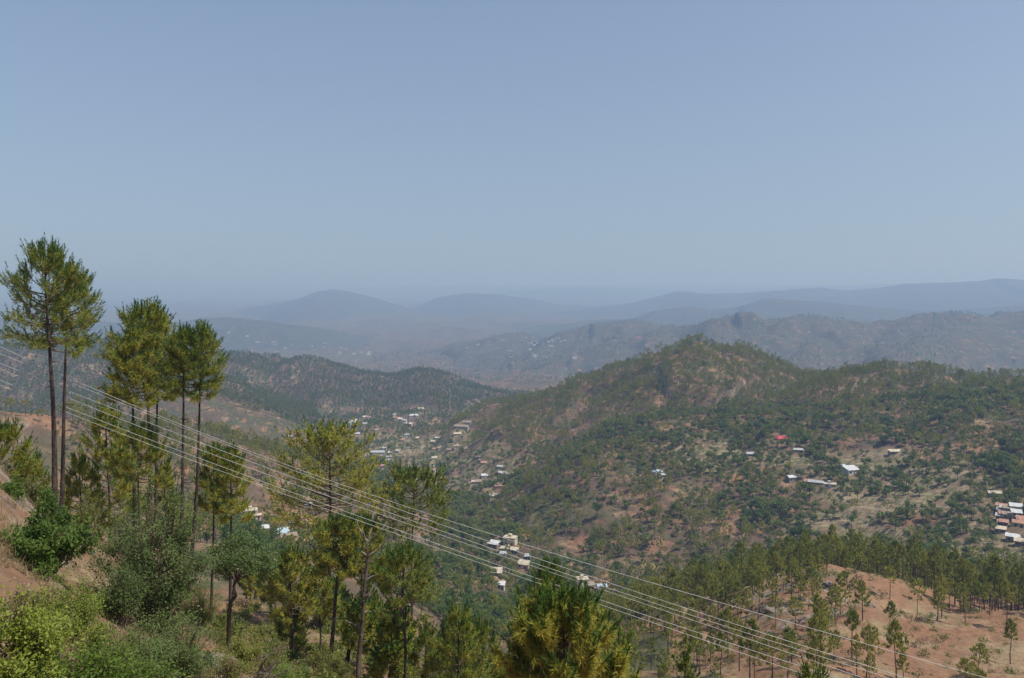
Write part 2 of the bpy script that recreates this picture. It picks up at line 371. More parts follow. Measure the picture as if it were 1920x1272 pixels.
# ------------------------------------------------------------------ terrain material
def terrain_mat():
    m, n = new_mat('hill_ground')
    g = n.nodes.new('ShaderNodeNewGeometry'); co = g.outputs['Position']
    big = noise(n, co, 0.011, 5, 0.6); mid = noise(n, co, 0.07, 5, 0.65); fine = noise(n, co, 0.9, 5, 0.7); grit = noise(n, co, 7.0, 4, 0.7)
    soil = mixc(n, (0.175, 0.092, 0.055), (0.275, 0.154, 0.090), ramp(n, fine, 0.3, 0.7))
    soil = mixc(n, soil, (0.16, 0.078, 0.05), ramp(n, grit, 0.56, 0.75))
    straw = mixc(n, (0.21, 0.15, 0.085), (0.33, 0.25, 0.15), ramp(n, fine, 0.35, 0.7))
    c = mixc(n, soil, straw, ramp(n, mid, 0.44, 0.66))
    rock = mixc(n, (0.15, 0.115, 0.095), (0.30, 0.24, 0.19), ramp(n, fine, 0.35, 0.65))
    c = mixc(n, c, rock, ramp(n, attr(n, 'rock'), 0.2, 0.8))
    fa = attr(n, 'field')
    field = mixc(n, mixc(n, (0.165, 0.112, 0.072), (0.125, 0.130, 0.055), ramp(n, fa, 0.5, 0.62)), (0.21, 0.16, 0.105), ramp(n, fa, 0.72, 0.82))
    c = mixc(n, c, field, ramp(n, fa, 0.1, 0.3))
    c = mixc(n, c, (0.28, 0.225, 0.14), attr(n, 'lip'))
    c = mixc(n, c, (0.10, 0.085, 0.05), attr(n, 'riser'))  # dark stone risers, with the shade under the ledge also put into the colour
    scr = mixc(n, (0.048, 0.056, 0.027), (0.100, 0.096, 0.048), ramp(n, noise(n, co, 0.25, 4, 0.7), 0.35, 0.65))
    scr = mixc(n, scr, (0.110, 0.076, 0.052), ramp(n, noise(n, co, 0.016, 6, 0.7), 0.40, 0.58))
    mul = n.nodes.new('ShaderNodeMath'); mul.operation = 'MULTIPLY'
    mul.use_clamp = True; n.links.new(attr(n, 'scrub'), mul.inputs[0]); n.links.new(ramp(n, noise(n, co, 0.045, 6, 0.72), 0.36, 0.56), mul.inputs[1])
    scr = mixc(n, scr, (0.055, 0.062, 0.042), ramp(n, attr(n, 'scrub'), 2.3, 4.5))
    c = mixc(n, c, scr, mul.outputs[0])
    p = nd(n, 'ShaderNodeBsdfPrincipled'); n.links.new(c, p.inputs['Base Color'])
    p.inputs['Roughness'].default_value = 0.95; p.inputs['Specular IOR Level'].default_value = 0.1
    b1 = nd(n, 'ShaderNodeBump'); b1.inputs['Strength'].default_value = 0.5; b1.inputs['Distance'].default_value = 0.12
    n.links.new(grit, b1.inputs['Height'])
    b2 = nd(n, 'ShaderNodeBump'); b2.inputs['Strength'].default_value = 0.45; b2.inputs['Distance'].default_value = 4.0
    n.links.new(mid, b2.inputs['Height']); n.links.new(b1.outputs[0], b2.inputs['Normal'])
    n.links.new(b2.outputs[0], p.inputs['Normal'])
    finish(n, p.outputs[0]); return m
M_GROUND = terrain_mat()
gx, gy = GX.ravel(), GY.ravel(); gd = np.maximum(gy, 2.5)
_dzx = np.gradient(GZ2, axis=1) / np.gradient(GX, axis=1); _dzy = np.gradient(GZ2, axis=0) / np.gradient(GY, axis=0)
steep = np.sqrt(_dzx ** 2 + _dzy ** 2).ravel()
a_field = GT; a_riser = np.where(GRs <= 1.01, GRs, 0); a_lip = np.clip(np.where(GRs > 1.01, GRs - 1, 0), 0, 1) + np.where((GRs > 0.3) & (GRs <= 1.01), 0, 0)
_spx = CX + F * gx / gd; _spy = HZ - F * GZ / gd
a_spur = (gd < 262) & (gd > 120) & ((((_spx - 1490) / 120) ** 2 + ((_spy - 1125) / 60) ** 2) < 1)
a_rock = np.where(a_spur, 0.7 * sstep(fbm(gx / 9, gy / 9, 91, 3), -0.05, 0.25), 0) + sstep(steep + 0.25 * fbm(gx / 40, gy / 40, 8, 3), 0.85, 1.15) * (GT < 0.05) * 0.8
cov = np.select([GL == 0, GL == 1, GL == 2, GL == 3, GL == 4], [1.15, 1.1, 0.75, 1.0, 0.92], 0.95)
cov = np.where((GL == 0) & (gd < 120), 0.25, cov)
cov = cov * np.where(GL == 4, 0.62 + 0.38 * sstep(fbm(gx / 420, gy / 420, 12, 3) - (gx - 300) / 5200, -0.25, 0.3), 1)
cov = np.where((GL == 0) & (gd > 1700), 2.6, cov); cov = np.where(GL >= 5, 4.0, np.where(GL == 4, 3.4, np.where(GL == 3, 2.2, np.where(GL == 2, 1.0, cov)))); cov = np.where((GL == 0) & (gd < 330) & (gx > 0.2 * gy), 0.18, cov)
a_scrub = cov * (1 - 0.85 * (GT > 0.2))
NAMES = {0: 'valley_ground', 1: 'pine_hill', 2: 'side_ridge', 3: 'wooded_hill', 4: 'brown_ridge', 5: 'blue_ridge', 6: 'far_ridge', 7: 'horizon_hills'}
ii, jj = np.meshgrid(np.arange(NR - 1), np.arange(NT - 1), indexing='ij')
quads = np.stack([ii * NT + jj, ii * NT + jj + 1, (ii + 1) * NT + jj + 1, (ii + 1) * NT + jj], -1).reshape(-1, 4)
ql = GL[quads].max(1); qy = gy[quads].mean(1)
ql = np.where((ql == 0) & (qy < 125) & (gx[quads].mean(1) < 0.25 * qy), 10, ql)
ql = np.where((ql == 0) & (qy < 330) & (qy >= 90) & (gx[quads].mean(1) > 0.2 * qy), 11, ql)
NAMES[10] = 'near_slope'; NAMES[11] = 'red_earth_spur'
allv = np.stack([gx, gy, GZ], -1)
for l in np.unique(ql):
    q = quads[ql == l]; used, inv = np.unique(q, return_inverse=True)
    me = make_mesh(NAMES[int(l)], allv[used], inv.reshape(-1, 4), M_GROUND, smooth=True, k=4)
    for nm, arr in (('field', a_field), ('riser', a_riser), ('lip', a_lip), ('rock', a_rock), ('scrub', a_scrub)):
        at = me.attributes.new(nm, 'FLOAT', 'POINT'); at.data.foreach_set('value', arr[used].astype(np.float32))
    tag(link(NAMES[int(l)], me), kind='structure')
print('terrain built', round(time.time() - T0, 1), len(quads))

# ------------------------------------------------------------------ the hazy air
def build_haze():
    g = G(); zb = float(GZ.min()) - 2.0
    g.box(-36000, 36000, -60, 34500, zb, max(12.0, float(GZ.max()) + 14.0))
    m, n = new_mat('hazy_air')
    v = n.nodes.new('ShaderNodeVolumePrincipled')
    v.inputs['Color'].default_value = (0.355, 0.56, 0.925, 1); v.inputs['Absorption Color'].default_value = (0.45, 0.43, 0.11, 1)
    v.inputs['Density'].default_value = 1.8e-4
    v.inputs['Anisotropy'].default_value = 0.1
    o = n.nodes.new('ShaderNodeOutputMaterial'); n.links.new(v.outputs[0], o.inputs['Volume'])
    h = g.build('haze', m); tag(h, 'pale blue haze filling the valley air', None, None, 'stuff')
build_haze()
# ------------------------------------------------------------------ plant materials
M_BARK = rough_mat('pine_bark', (0.034, 0.025, 0.020), (0.100, 0.072, 0.055), 5.0, 0.9, 9.0, 0.9, stretch=(1, 1, 0.35))
M_BARK_PALE = rough_mat('dead_wood', (0.10, 0.078, 0.062), (0.27, 0.23, 0.19), 6.0, 0.8, 10.0, 0.9, stretch=(1, 1, 0.3))
M_TWIG = rough_mat('pine_twig', (0.10, 0.068, 0.045), (0.20, 0.145, 0.10), 7.0, 0.2, 12.0, 0.9)
M_CANDLE = leaf_mat('pine_shoot_needles', (0.042, 0.092, 0.018), (0.080, 0.145, 0.024), 0.28)
M_NEEDLE = leaf_mat('pine_needles', (0.22, 0.28, 0.038), (0.37, 0.37, 0.060), 0.45)
M_NEEDLE_GREEN = leaf_mat('green_pine_needles', (0.14, 0.195, 0.032), (0.27, 0.295, 0.050), 0.42)
M_YELLOW = leaf_mat('pine_old_needles', (0.38, 0.315, 0.042), (0.53, 0.435, 0.075), 0.42)
M_PINE_MID = leaf_mat('pine_crown_needles', (0.25, 0.275, 0.045), (0.44, 0.40, 0.085), 0.42, nscale=0.25)
M_PINE_MID2 = leaf_mat('pine_crown_shoots', (0.14, 0.195, 0.036), (0.25, 0.275, 0.055), 0.4, nscale=0.25)
M_PINE_FAR = leaf_mat('far_pine_needles', (0.130, 0.170, 0.042), (0.230, 0.235, 0.065), 0.3, nscale=0.1)
M_BROAD = leaf_mat('broad_leaves', (0.072, 0.128, 0.028), (0.175, 0.228, 0.052), 0.36, nscale=0.25)
M_BROAD_FAR = leaf_mat('far_broad_leaves', (0.085, 0.130, 0.030), (0.185, 0.215, 0.055), 0.32, nscale=0.12)
M_TRUNK_FAR = rough_mat('far_bark', (0.055, 0.042, 0.033), (0.12, 0.090, 0.066), 0.8, 0.0)

# ------------------------------------------------------------------ pine skeleton and needles
def pine_skeleton(r, H, cb, R, nbr, twigs, lean=(0, 0), bend=0.0, shape='round', lift=0.0):
    """trunk path, branch paths and tuft places of a chir pine, base at the origin"""
    k = 12; u = np.linspace(0, 1, k); ph = r.uniform(0, 6.28)
    wob = bend * np.sin(u * math.pi * 1.6 + ph)[:, None] * np.array([[math.cos(ph), math.sin(ph)]])
    trunk = np.concatenate([np.outer(u, lean) + wob * (u * (1 - u) * 4)[:, None], (u * H)[:, None]], 1)
    def at(h): return np.array([np.interp(h, trunk[:, 2], trunk[:, i]) for i in range(3)])
    br = []; TP = []; TD = []
    for i in range(nbr):
        v = (i + r.uniform(0, 1)) / nbr
        h = cb + (H - cb) * v * 0.86
        if shape == 'round': sh = (math.sin(math.pi * (0.20 + 0.765 * v)) ** 0.65) * (1 - 0.28 * v)
        elif shape == 'dome': sh = math.sqrt(max(0.03, 1 - v ** 2.2)) * (0.75 + 0.25 * min(1, v * 4))
        else: sh = (1.05 - 0.80 * v ** 1.5)
        L = R * sh * r.uniform(0.72, 1.12)
        az = i * 2.39996 + r.uniform(-0.5, 0.5)
        el = -0.28 + 0.85 * v + r.uniform(-0.2, 0.25) + lift
        p = at(h); pts = [p]; nseg = 5
        for s in range(nseg):
            e = min(1.35, el + 0.16 * s); d = np.array([math.cos(az) * math.cos(e), math.sin(az) * math.cos(e), math.sin(e)])
            az += r.uniform(-0.15, 0.15); p = p + d * L / nseg; pts.append(p)
        pts = np.array(pts); br.append((pts, 0.014 * L + 0.012, 0.010))
        nt_ = max(2, int(twigs * (0.5 + 0.5 * L / R)))
        for t in range(nt_):
            s = 0.48 + 0.52 * (t + r.uniform(0, 1)) / nt_
            b = np.array([np.interp(s * nseg, np.arange(nseg + 1), pts[:, q]) for q in range(3)])
            ta = az + r.choice([-1, 1]) * r.uniform(0.2, 1.5); te = min(1.4, el + 0.35 + r.uniform(-0.5, 0.7))
            tl = L * r.uniform(0.08, 0.30) + 0.15
            d = np.array([math.cos(ta) * math.cos(te), math.sin(ta) * math.cos(te), math.sin(te)])
            e_ = b + d * tl
            br.append((np.array([b, b + d * tl * 0.5 + [0, 0, -0.04 * tl], e_]), 0.013, 0.006))
            TP.append(e_); TD.append(norm(d + np.array([0, 0, 0.9])))
            if r.random() < 0.55: TP.append(b + d * tl * 0.55 + r.normal(0, 0.07, 3)); TD.append(norm(d + np.array([0, 0, 0.6])))
        TP.append(pts[-1]); TD.append(norm(pts[-1] - pts[-2] + np.array([0, 0, 0.4 * L / nseg])))
    TP.append(trunk[-1]); TD.append(np.array([0, 0, 1.0]))
    return trunk, br, np.array(TP), np.array(TD)
def needles(g, r, Pn, D, m, L, W, spread, ext, mat, droop=0.0, back=0.0):
    n = len(Pn)
    if n == 0: return
    Pn = np.repeat(Pn, m, 0); D = np.repeat(D, m, 0)
    base = Pn + D * (r.uniform(-back, ext, n * m))[:, None]
    d = norm(D + r.normal(0, spread, (n * m, 3)) + np.array([0, 0, -droop]))
    ln = L * r.uniform(0.75, 1.15, n * m)
    side = norm(np.cross(d, r.normal(0, 1, (n * m, 3)))) * W * 0.5
    V = np.stack([base - side, base + side, base + d * ln[:, None]], 1).reshape(-1, 3)
    g.add(V, np.arange(n * m * 3).reshape(-1, 3), mat)
def hero_pine(r, H, cb, R, nbr, twigs, yellow=0.3, shape='round', lean=(0, 0), bend=0.15, tw=0.17, big=1.0, stubs=8, dark=0.75, lift=0.0, fw=1.0, nd1=16, nd2=20):
    trunk, br, TP, TD = pine_skeleton(r, H, cb, R, nbr, twigs, lean, bend, shape, lift)
    gt = G(); u = np.linspace(0, 1, len(trunk))
    gt.tube(trunk, tw * (1 - 0.86 * u ** 1.1) * (1 + 0.35 * np.exp(-u * 25)), 10)
    for i in range(stubs):                                  # snapped-off branch stubs below the crown
        h = cb * r.uniform(0.35, 1.0); a = r.uniform(0, 6.28); p = np.array([np.interp(h, trunk[:, 2], trunk[:, q]) for q in range(3)])
        l = r.uniform(0.2, 0.6); e = p + [math.cos(a) * l, math.sin(a) * l, r.uniform(-0.1, 0.15)]
        gt.tube([p, (p + e) / 2, e], [0.035, 0.024, 0.014], 4)
    gb = G()
    for pts, r0, r1 in br: gb.tube(pts, np.linspace(r0, r1, len(pts)), 4, cap=False)
    gn = G(); n = len(TP)
    hi = (TP[:, 2] - cb) / max(H - cb, .1)
    isd = r.random(n) < dark * (0.35 + 0.65 * np.clip(hi, 0, 1))
    isy = r.random(n) < yellow
    needles(gn, r, TP[isd], TD[isd], nd1, 0.17 * big, 0.030 * fw * big, 0.34, 0.36 * big, 0)
    needles(gn, r, TP - TD * 0.10 * big, TD, nd2, 0.25 * big, 0.024 * fw * big, 1.0, 0.10 * big, 1, droop=0.4, back=0.15 * big)
    needles(gn, r, TP[isy] - TD[isy] * 0.18 * big, TD[isy], nd2, 0.25 * big, 0.024 * fw * big, 0.95, 0.05, 2, droop=0.75, back=0.15 * big)
    return gt, gb, gn
def put_pine(name, label, loc, parts, group=None, rz=0.0, cat='pine tree', green=False):
    t = empty(name, loc, rz); tag(t, label, cat, group)
    gt, gb, gn = parts
    gt.build('trunk', M_BARK, t, True); gb.build('branches', M_TWIG, t, True)
    gn.build('crown', [M_CANDLE, M_NEEDLE_GREEN if green else M_NEEDLE, M_YELLOW], t)
    return t
def copy_tree(src, loc, rz, s, label, group):
    o = src.copy(); C.objects.link(o); o.location = loc; o.rotation_euler = (0, 0, rz); o.scale = (s, s, s)
    if label: o['label'] = label
    if group: o['group'] = group
    for ch in src.children:
        c = ch.copy(); C.objects.link(c); c.parent = o
    return o

# ------------------------------------------------------------------ smaller trees for the slopes
def leaf_clumps(g, r, Pn, m, size, spread, mat, up=0.3, aspect=0.6):
    n = len(Pn); Pn = np.repeat(Pn, m, 0) + r.normal(0, spread, (n * m, 3)); k = n * m
    d = norm(r.normal(0, 1, (k, 3)) + [0, 0, up]); s = norm(np.cross(d, r.normal(0, 1, (k, 3))))
    L = size * r.uniform(0.6, 1.3, k)[:, None]; W = L * aspect
    V = np.stack([Pn - d * L * 0.5, Pn + s * W * 0.5, Pn + d * L * 0.5, Pn - s * W * 0.5], 1).reshape(-1, 3)
    i = np.arange(k)[:, None] * 4
    g.add(V, np.concatenate([i + [0, 1, 2], i + [0, 2, 3]]), mat)
def slope_pine(seed, lod):
    r = np.random.default_rng(seed)
    H = r.uniform(8.5, 14.5); cb = H * r.uniform(0.34, 0.64); R = r.uniform(1.6, 2.9); shp = r.choice(['round', 'round', 'cone', 'dome'])
    gt, gn = G(), G()
    if lod == 0:
        trunk, br, TP, TD = pine_skeleton(r, H, cb, R, 30, 6, (r.normal(0, .5), r.normal(0, .5)), 0.25, shp)
        gt.tube(trunk, 0.17 * (1 - 0.85 * np.linspace(0, 1, 12)), 6)
        for pts, r0, r1 in br[::2]: gt.tube(pts, np.linspace(r0, r1, len(pts)) * 1.2, 3, cap=False)
        needles(gn, r, TP, TD, 6, 0.42, 0.13, 0.40, 0.28, 1)
        needles(gn, r, TP, TD, 11, 0.42, 0.13, 1.0, 0.05, 0, droop=0.35, back=0.15)
    elif lod == 1:
        trunk, br, TP, TD = pine_skeleton(r, H, cb, R * 1.42, 14, 4, (r.normal(0, .4), r.normal(0, .4)), 0.15, shp)
        gt.tube(trunk[::3], 0.17 * (1 - 0.8 * np.linspace(0, 1, 4)), 4)
        needles(gn, r, TP, TD, 4, 0.8, 0.36, 0.45, 0.25, 1)
        needles(gn, r, TP, TD, 7, 0.8, 0.36, 0.9, 0.05, 0, droop=0.3, back=0.2)
    else:
        trunk, br, TP, TD = pine_skeleton(r, H, cb * 0.8, R * 1.15, 8, 2, (0, 0), 0.1, 'round')
        gt.tube(trunk[[0, 6, 11]], [0.2, 0.14, 0.05], 3)
        needles(gn, r, TP, TD, 5, 1.7, 0.9, 0.9, 0.2, 0, droop=0.2, back=0.3)
    return gt, gn
def broad_tree(seed, lod, tall=1.0):
    r = np.random.default_rng(seed)
    H = r.uniform(6.5, 8.5) * tall; gt, gn = G(), G()
    nl = 9 if lod == 0 else (7 if lod == 1 else 4)
    top = np.array([r.normal(0, .3), r.normal(0, .3), H * 0.45])
    gt.tube([[0, 0, -0.6], top * 0.5 + [0.1, 0, 0], top], [0.20, 0.16, 0.12], 6 if lod == 0 else 4)
    pts = []
    for i in range(nl):
        a = i * 2.4 + r.uniform(-.4, .4); rad = r.uniform(0.3, 2.3) * (1 if tall <= 1 else 0.75)
        c = np.array([math.cos(a) * rad, math.sin(a) * rad, H * r.uniform(0.42, 0.84) - 0.12 * rad])
        gt.tube([top * 0.9, (top + c) / 2 + [0, 0, .2], c], [0.09, 0.06, 0.03], 4 if lod == 0 else 3, cap=False)
        q = {0: 60, 1: 22, 2: 9}[lod]; s = r.uniform(0.8, 1.35)
        d = norm(r.normal(0, 1, (q, 3)) + [0, 0, 0.25]) * s * r.uniform(0.55, 1.05, (q, 1)) * [1.0, 1.0, 0.8]
        pts.append(c + d)
    pts = np.concatenate(pts)
    sz, m = {0: (0.36, 4), 1: (0.75, 3), 2: (1.5, 2)}[lod]
    leaf_clumps(gn, r, pts, m, sz, sz * 0.4, 0)
    return gt, gn
# ------------------------------------------------------------------ the pines close by
def near_pine(label, px, d, top, cbase_py, wpx, seed, nbr=40, twigs=6, yellow=0.3, shape='round', tw_px=9, big=1.0, stubs=8, dark=0.75, bend=0.15, lift=0.0, name='pine_tree', group=None, nd1=12, nd2=13):
    """px, d: where the trunk stands; top: (column, row) of the tip; cbase_py: row where the crown starts; wpx: crown width"""
    r = np.random.default_rng(seed); x = d * (px - CX) / F; z0 = gz(x, d) - 0.25
    tp = P(top[0], top[1], d); H = tp[2] - z0; cb = P(px, cbase_py, d)[2] - z0
    fw = max(1.25, d / 40.0); twigs = int(twigs * 2.1); nbr = int(nbr * (0.92 if shape != 'cone' else 0.85))
    parts = hero_pine(r, H, cb, wpx * d / F * 0.52, nbr, twigs, yellow, shape, (tp[0] - x, r.normal(0, .3)), bend, tw_px * d / F * 0.5, big, stubs, dark, lift, fw, nd1, nd2)
    return put_pine(name, label, (x, d, z0), parts, group, green=yellow <= 0.25)
near_pine('tallest pine on the bare bank with dark green open crown and straight black trunk', 105, 42, (82, 452), 655, 175, 1, 56, 7, 0.10, 'round', 11.5, 1.1, 12, 0.9)
near_pine('slimmer pine close behind the tallest pine on the bare bank', 114, 45, (128, 492), 650, 110, 2, 40, 7, 0.12, 'round', 9, 1.1, 14, 0.85)
near_pine('yellow crowned pine of the trunk cluster with pale side branch', 252, 54, (243, 605), 760, 115, 3, 38, 7, 0.7, 'round', 8.5, 1.2, 8, 0.55)
near_pine('tall yellow tipped pine in the middle of the trunk cluster', 280, 57, (278, 560), 745, 160, 4, 56, 8, 0.75, 'round', 9.5, 1.25, 6, 0.6)
near_pine('thin dark trunked pine leaning against the cluster of yellow pines', 290, 60, (300, 590), 720, 100, 5, 30, 6, 0.6, 'round', 7.5, 1.25, 6, 0.6)
near_pine('pine with knobbly scarred trunk and light green round crown', 338, 50, (342, 612), 728, 100, 6, 36, 7, 0.25, 'round', 9, 1.15, 22, 0.45)
near_pine('pine leaning outwards with fresh green crown over the wooded hill', 352, 51, (382, 604), 745, 98, 7, 40, 7, 0.2, 'round', 8.5, 1.15, 12, 0.7, bend=0.25)
near_pine('broad low yellow green pine behind the trunk cluster', 205, 66, (205, 742), 985, 130, 8, 60, 8, 0.45, 'cone', 6, 1.3, 2, 0.5)
near_pine('dark tufted young pine among the cluster trunks', 262, 50, (262, 800), 905, 110, 9, 30, 7, 0.6, 'round', 5, 1.2, 2, 0.75)
near_pine('dense yellow green pine at the very left edge behind the bank', -15, 50, (-5, 795), 930, 150, 10, 46, 8, 0.6, 'round', 7, 1.3, 0, 0.5)
near_pine('small bushy pine between the bank and the tallest pine', 55, 58, (62, 850), 985, 100, 11, 36, 7, 0.45, 'cone', 5, 1.2, 0, 0.4)
near_pine('short pine with twin leader beside the bare bank crest', 150, 60, (150, 842), 1000, 100, 12, 36, 7, 0.45, 'cone', 5, 1.2, 0, 0.5)
near_pine('green topped pine under the wires with thin trunk', 395, 66, (398, 830), 960, 75, 13, 36, 7, 0.4, 'round', 6, 1.3, 3, 0.7)
near_pine('fuller green topped pine under the wires beside its thinner twin', 430, 64, (432, 832), 975, 85, 14, 42, 7, 0.45, 'round', 7, 1.3, 3, 0.75)
near_pine('low yellowish pine at the foot of the knobbly trunked pine', 312, 62, (315, 850), 1000, 70, 15, 26, 6, 0.6, 'cone', 5, 1.25, 0, 0.4)
near_pine('large spreading old pine with forked grey limbs above the left village', 612, 98, (622, 802), 985, 235, 16, 72, 10, 0.28, 'dome', 9, 1.55, 0, 0.45, bend=0.3)
near_pine('dome shaped pine standing alone above the orchards', 768, 112, (778, 886), 990, 175, 17, 56, 9, 0.05, 'dome', 6, 1.6, 0, 0.5, bend=0.3)
near_pine('yellow crowned tall pine with straight bare trunk beside the dead tree', 618, 62, (645, 968), 1075, 120, 18, 46, 8, 0.75, 'round', 8.5, 1.3, 4, 0.7)
near_pine('yellow crowned pine with curved trunk next to the dead tree', 650, 63, (690, 972), 1085, 110, 19, 40, 8, 0.7, 'round', 7, 1.3, 4, 0.65, bend=0.5)
near_pine('pine with dark bottlebrush tufts and pale scarred trunk', 756, 50, (758, 1030), 1145, 130, 20, 34, 6, 0.10, 'round', 8.5, 1.25, 14, 0.95)
near_pine('crooked leaning pine behind the bottlebrush tufted pine', 735, 56, (765, 1020), 1120, 90, 21, 26, 6, 0.35, 'round', 8, 1.2, 3, 0.4)
near_pine('bushy olive pine beside the blue green leafy tree', 548, 68, (548, 1022), 1150, 110, 22, 46, 8, 0.5, 'round', 5.5, 1.3, 2, 0.6)
near_pine('slender pine half hidden left of the yellow crowned trunks', 600, 70, (598, 1060), 1150, 80, 23, 30, 7, 0.4, 'round', 4.5, 1.3, 2, 0.5)
near_pine('large olive pine whose top fills the dip below the wires', 850, 52, (862, 1128), 1330, 130, 24, 52, 8, 0.3, 'cone', 8, 1.25, 0, 0.55)
near_pine('olive pine with ragged top left of the golden pine', 905, 56, (905, 1150), 1330, 90, 25, 34, 8, 0.3, 'cone', 7, 1.25, 0, 0.5)
near_pine('short olive pine in front of the leaning trunks', 800, 55, (800, 1150), 1330, 90, 26, 34, 8, 0.35, 'cone', 7, 1.25, 0, 0.5)
near_pine('golden pine nearest the viewer with long drooping needles', 1055, 27, (1058, 1122), 1400, 265, 27, 60, 7, 1.0, 'dome', 9, 1.3, 0, 0.7, nd1=26, nd2=34)
near_pine('dark spired pine under the wires behind the golden pine', 1035, 60, (1030, 1046), 1190, 100, 28, 42, 8, 0.25, 'cone', 6, 1.35, 0, 0.95)
near_pine('olive pine with bare twigs right of the golden pine', 1165, 31, (1165, 1178), 1420, 110, 29, 26, 6, 0.3, 'cone', 6, 1.1, 0, 0.5)
near_pine('small pine tip with a bare white branch below the wires', 1285, 33, (1290, 1215), 1420, 70, 30, 20, 5, 0.1, 'cone', 5, 1.1, 0, 0.7)
near_pine('bright green pine tip poking up at the bottom edge below the wires', 1522, 26, (1524, 1240), 1420, 75, 31, 18, 6, 0.0, 'cone', 6, 1.1, 0, 0.9)
rn = random.Random(9); k_ = 0; VAR = []
for i in range(110):
    d = rn.uniform(50, 150); px = rn.uniform(430, 1010) if d > 75 else rn.uniform(540, 960)
    x_ = d * (px - CX) / F; g_ = gz(x_, d); H_ = rn.uniform(3.5, 10.5); pyt = HZ - F * (g_ + H_) / d
    lim = np.interp(px, [430, 480, 590, 640, 760, 840, 960, 1010], [1000, 1040, 1055, 1065, 1100, 1130, 1190, 1200])
    if pyt < lim or pyt > 1262: continue
    if k_ >= 46: break
    if k_ < 10: VAR.append((near_pine('olive green pine crowded on the slope below the dead tree', px, d, (px + rn.uniform(-4, 4), pyt), pyt + H_ * 0.62 * F / d, rn.uniform(3.2, 4.6) * F / d, 140 + i, 24, 7, rn.uniform(.3, .7), 'round', 0.26 * F / d, 1.4, 1, 0.5, group='pines crowded below the dead tree', nd1=8, nd2=12), H_))
    else:
        v_, h_ = min(VAR, key=lambda q: abs(q[1] - H_) + rn.uniform(0, 2.5)); copy_tree(v_, (x_, d, g_ - 0.25), rn.uniform(0, 6.28), H_ / h_, None, None)
    k_ += 1
print('near pines', round(time.time() - T0, 1))

M_BARK_DEAD = rough_mat('dead_bark', (0.060, 0.044, 0.034), (0.17, 0.125, 0.095), 4.0, 0.9, 8.0, 0.9, stretch=(1, 1, 0.4))
# the dead pine with forked bare branches
def dead_pine():
    d = 48; px = 672; r = np.random.default_rng(5); x = d * (px - CX) / F; z0 = gz(x, d) - 0.3
    base = np.array([x, d, z0]); t = empty('dead_pine', base)
    tag(t, 'dead pine with bare forked pale branches and knotted trunk', 'dead tree')
    def q(a, b, dy=0.0): return P(a, b, d + dy) - base
    path = [np.zeros(3), q(672, 1240), q(678, 1180), q(682, 1120), q(686, 1080), q(690, 1040), q(689, 1015)]
    g = G(); g.tube(path, np.array([6.0, 5.4, 4.6, 3.9, 3.4, 2.8, 2.2]) * d / F / 1.1, 9)
    for i in range(14):
        py = r.uniform(1045, 1225); c = q(np.interp(py, [1015, 1240], [689, 672]), py); a = r.uniform(0, 6.28); l = r.uniform(0.25, 0.6)
        e = c + [math.cos(a) * l, math.sin(a) * l, r.uniform(-0.05, 0.3)]
        g.tube([c, (c + e) / 2, e], [0.06, 0.045, 0.02], 5)
    g.build('trunk', M_BARK_DEAD, t, True)
    for pts in ([(689, 1015), (680, 1005), (671, 985), (669, 975)], [(689, 1018), (700, 1008), (715, 995), (725, 978)], [(690, 1042), (710, 1030), (725, 1012), (738, 998)],
                [(687, 1020), (682, 1000), (678, 993)], [(690, 1010), (694, 998), (698, 990)], [(676, 1178), (664, 1172), (652, 1166), (641, 1160)], [(688, 1042), (680, 1036), (676, 1032)], [(684, 1090), (695, 1082), (704, 1078)], [(685, 1070), (676, 1062), (668, 1058)], [(682, 1120), (694, 1112), (699, 1102)], [(680, 1150), (690, 1146), (697, 1148)]):
        b = G(); pp = [q(a, c, r.uniform(-.3, .3) * i) for i, (a, c) in enumerate(pts)]
        b.tube(pp, np.linspace(0.065, 0.022, len(pp)), 5); b.build('branch', M_BARK_PALE, t, True)
dead_pine()

# ------------------------------------------------------------------ leafy shrubs
M_STEM = rough_mat('shrub_stem', (0.085, 0.060, 0.042), (0.17, 0.125, 0.09), 9.0, 0.2, 12.0, 0.9)
SH = {
 'green': leaf_mat('shrub_leaves_green', (0.058, 0.120, 0.020), (0.20, 0.275, 0.050), 0.42, nscale=0.8),
 'deep': leaf_mat('shrub_leaves_deep_green', (0.046, 0.090, 0.028), (0.160, 0.215, 0.062), 0.38, nscale=0.8),
 'lime': leaf_mat('shrub_leaves_lime', (0.095, 0.165, 0.022), (0.27, 0.32, 0.048), 0.45, nscale=0.9),
 'olive': leaf_mat('shrub_leaves_olive', (0.120, 0.150, 0.030), (0.24, 0.245, 0.056), 0.40, nscale=0.9),
 'blue': leaf_mat('shrub_leaves_blue_green', (0.050, 0.100, 0.030), (0.135, 0.190, 0.060), 0.32, nscale=0.9, rough=0.45),
 'bright': leaf_mat('shrub_leaves_bright_green', (0.050, 0.150, 0.014), (0.085, 0.200, 0.025), 0.38, nscale=0.9),
 'dry': leaf_mat('shrub_leaves_dry', (0.13, 0.085, 0.045), (0.24, 0.175, 0.10), 0.2, nscale=0.9),
}
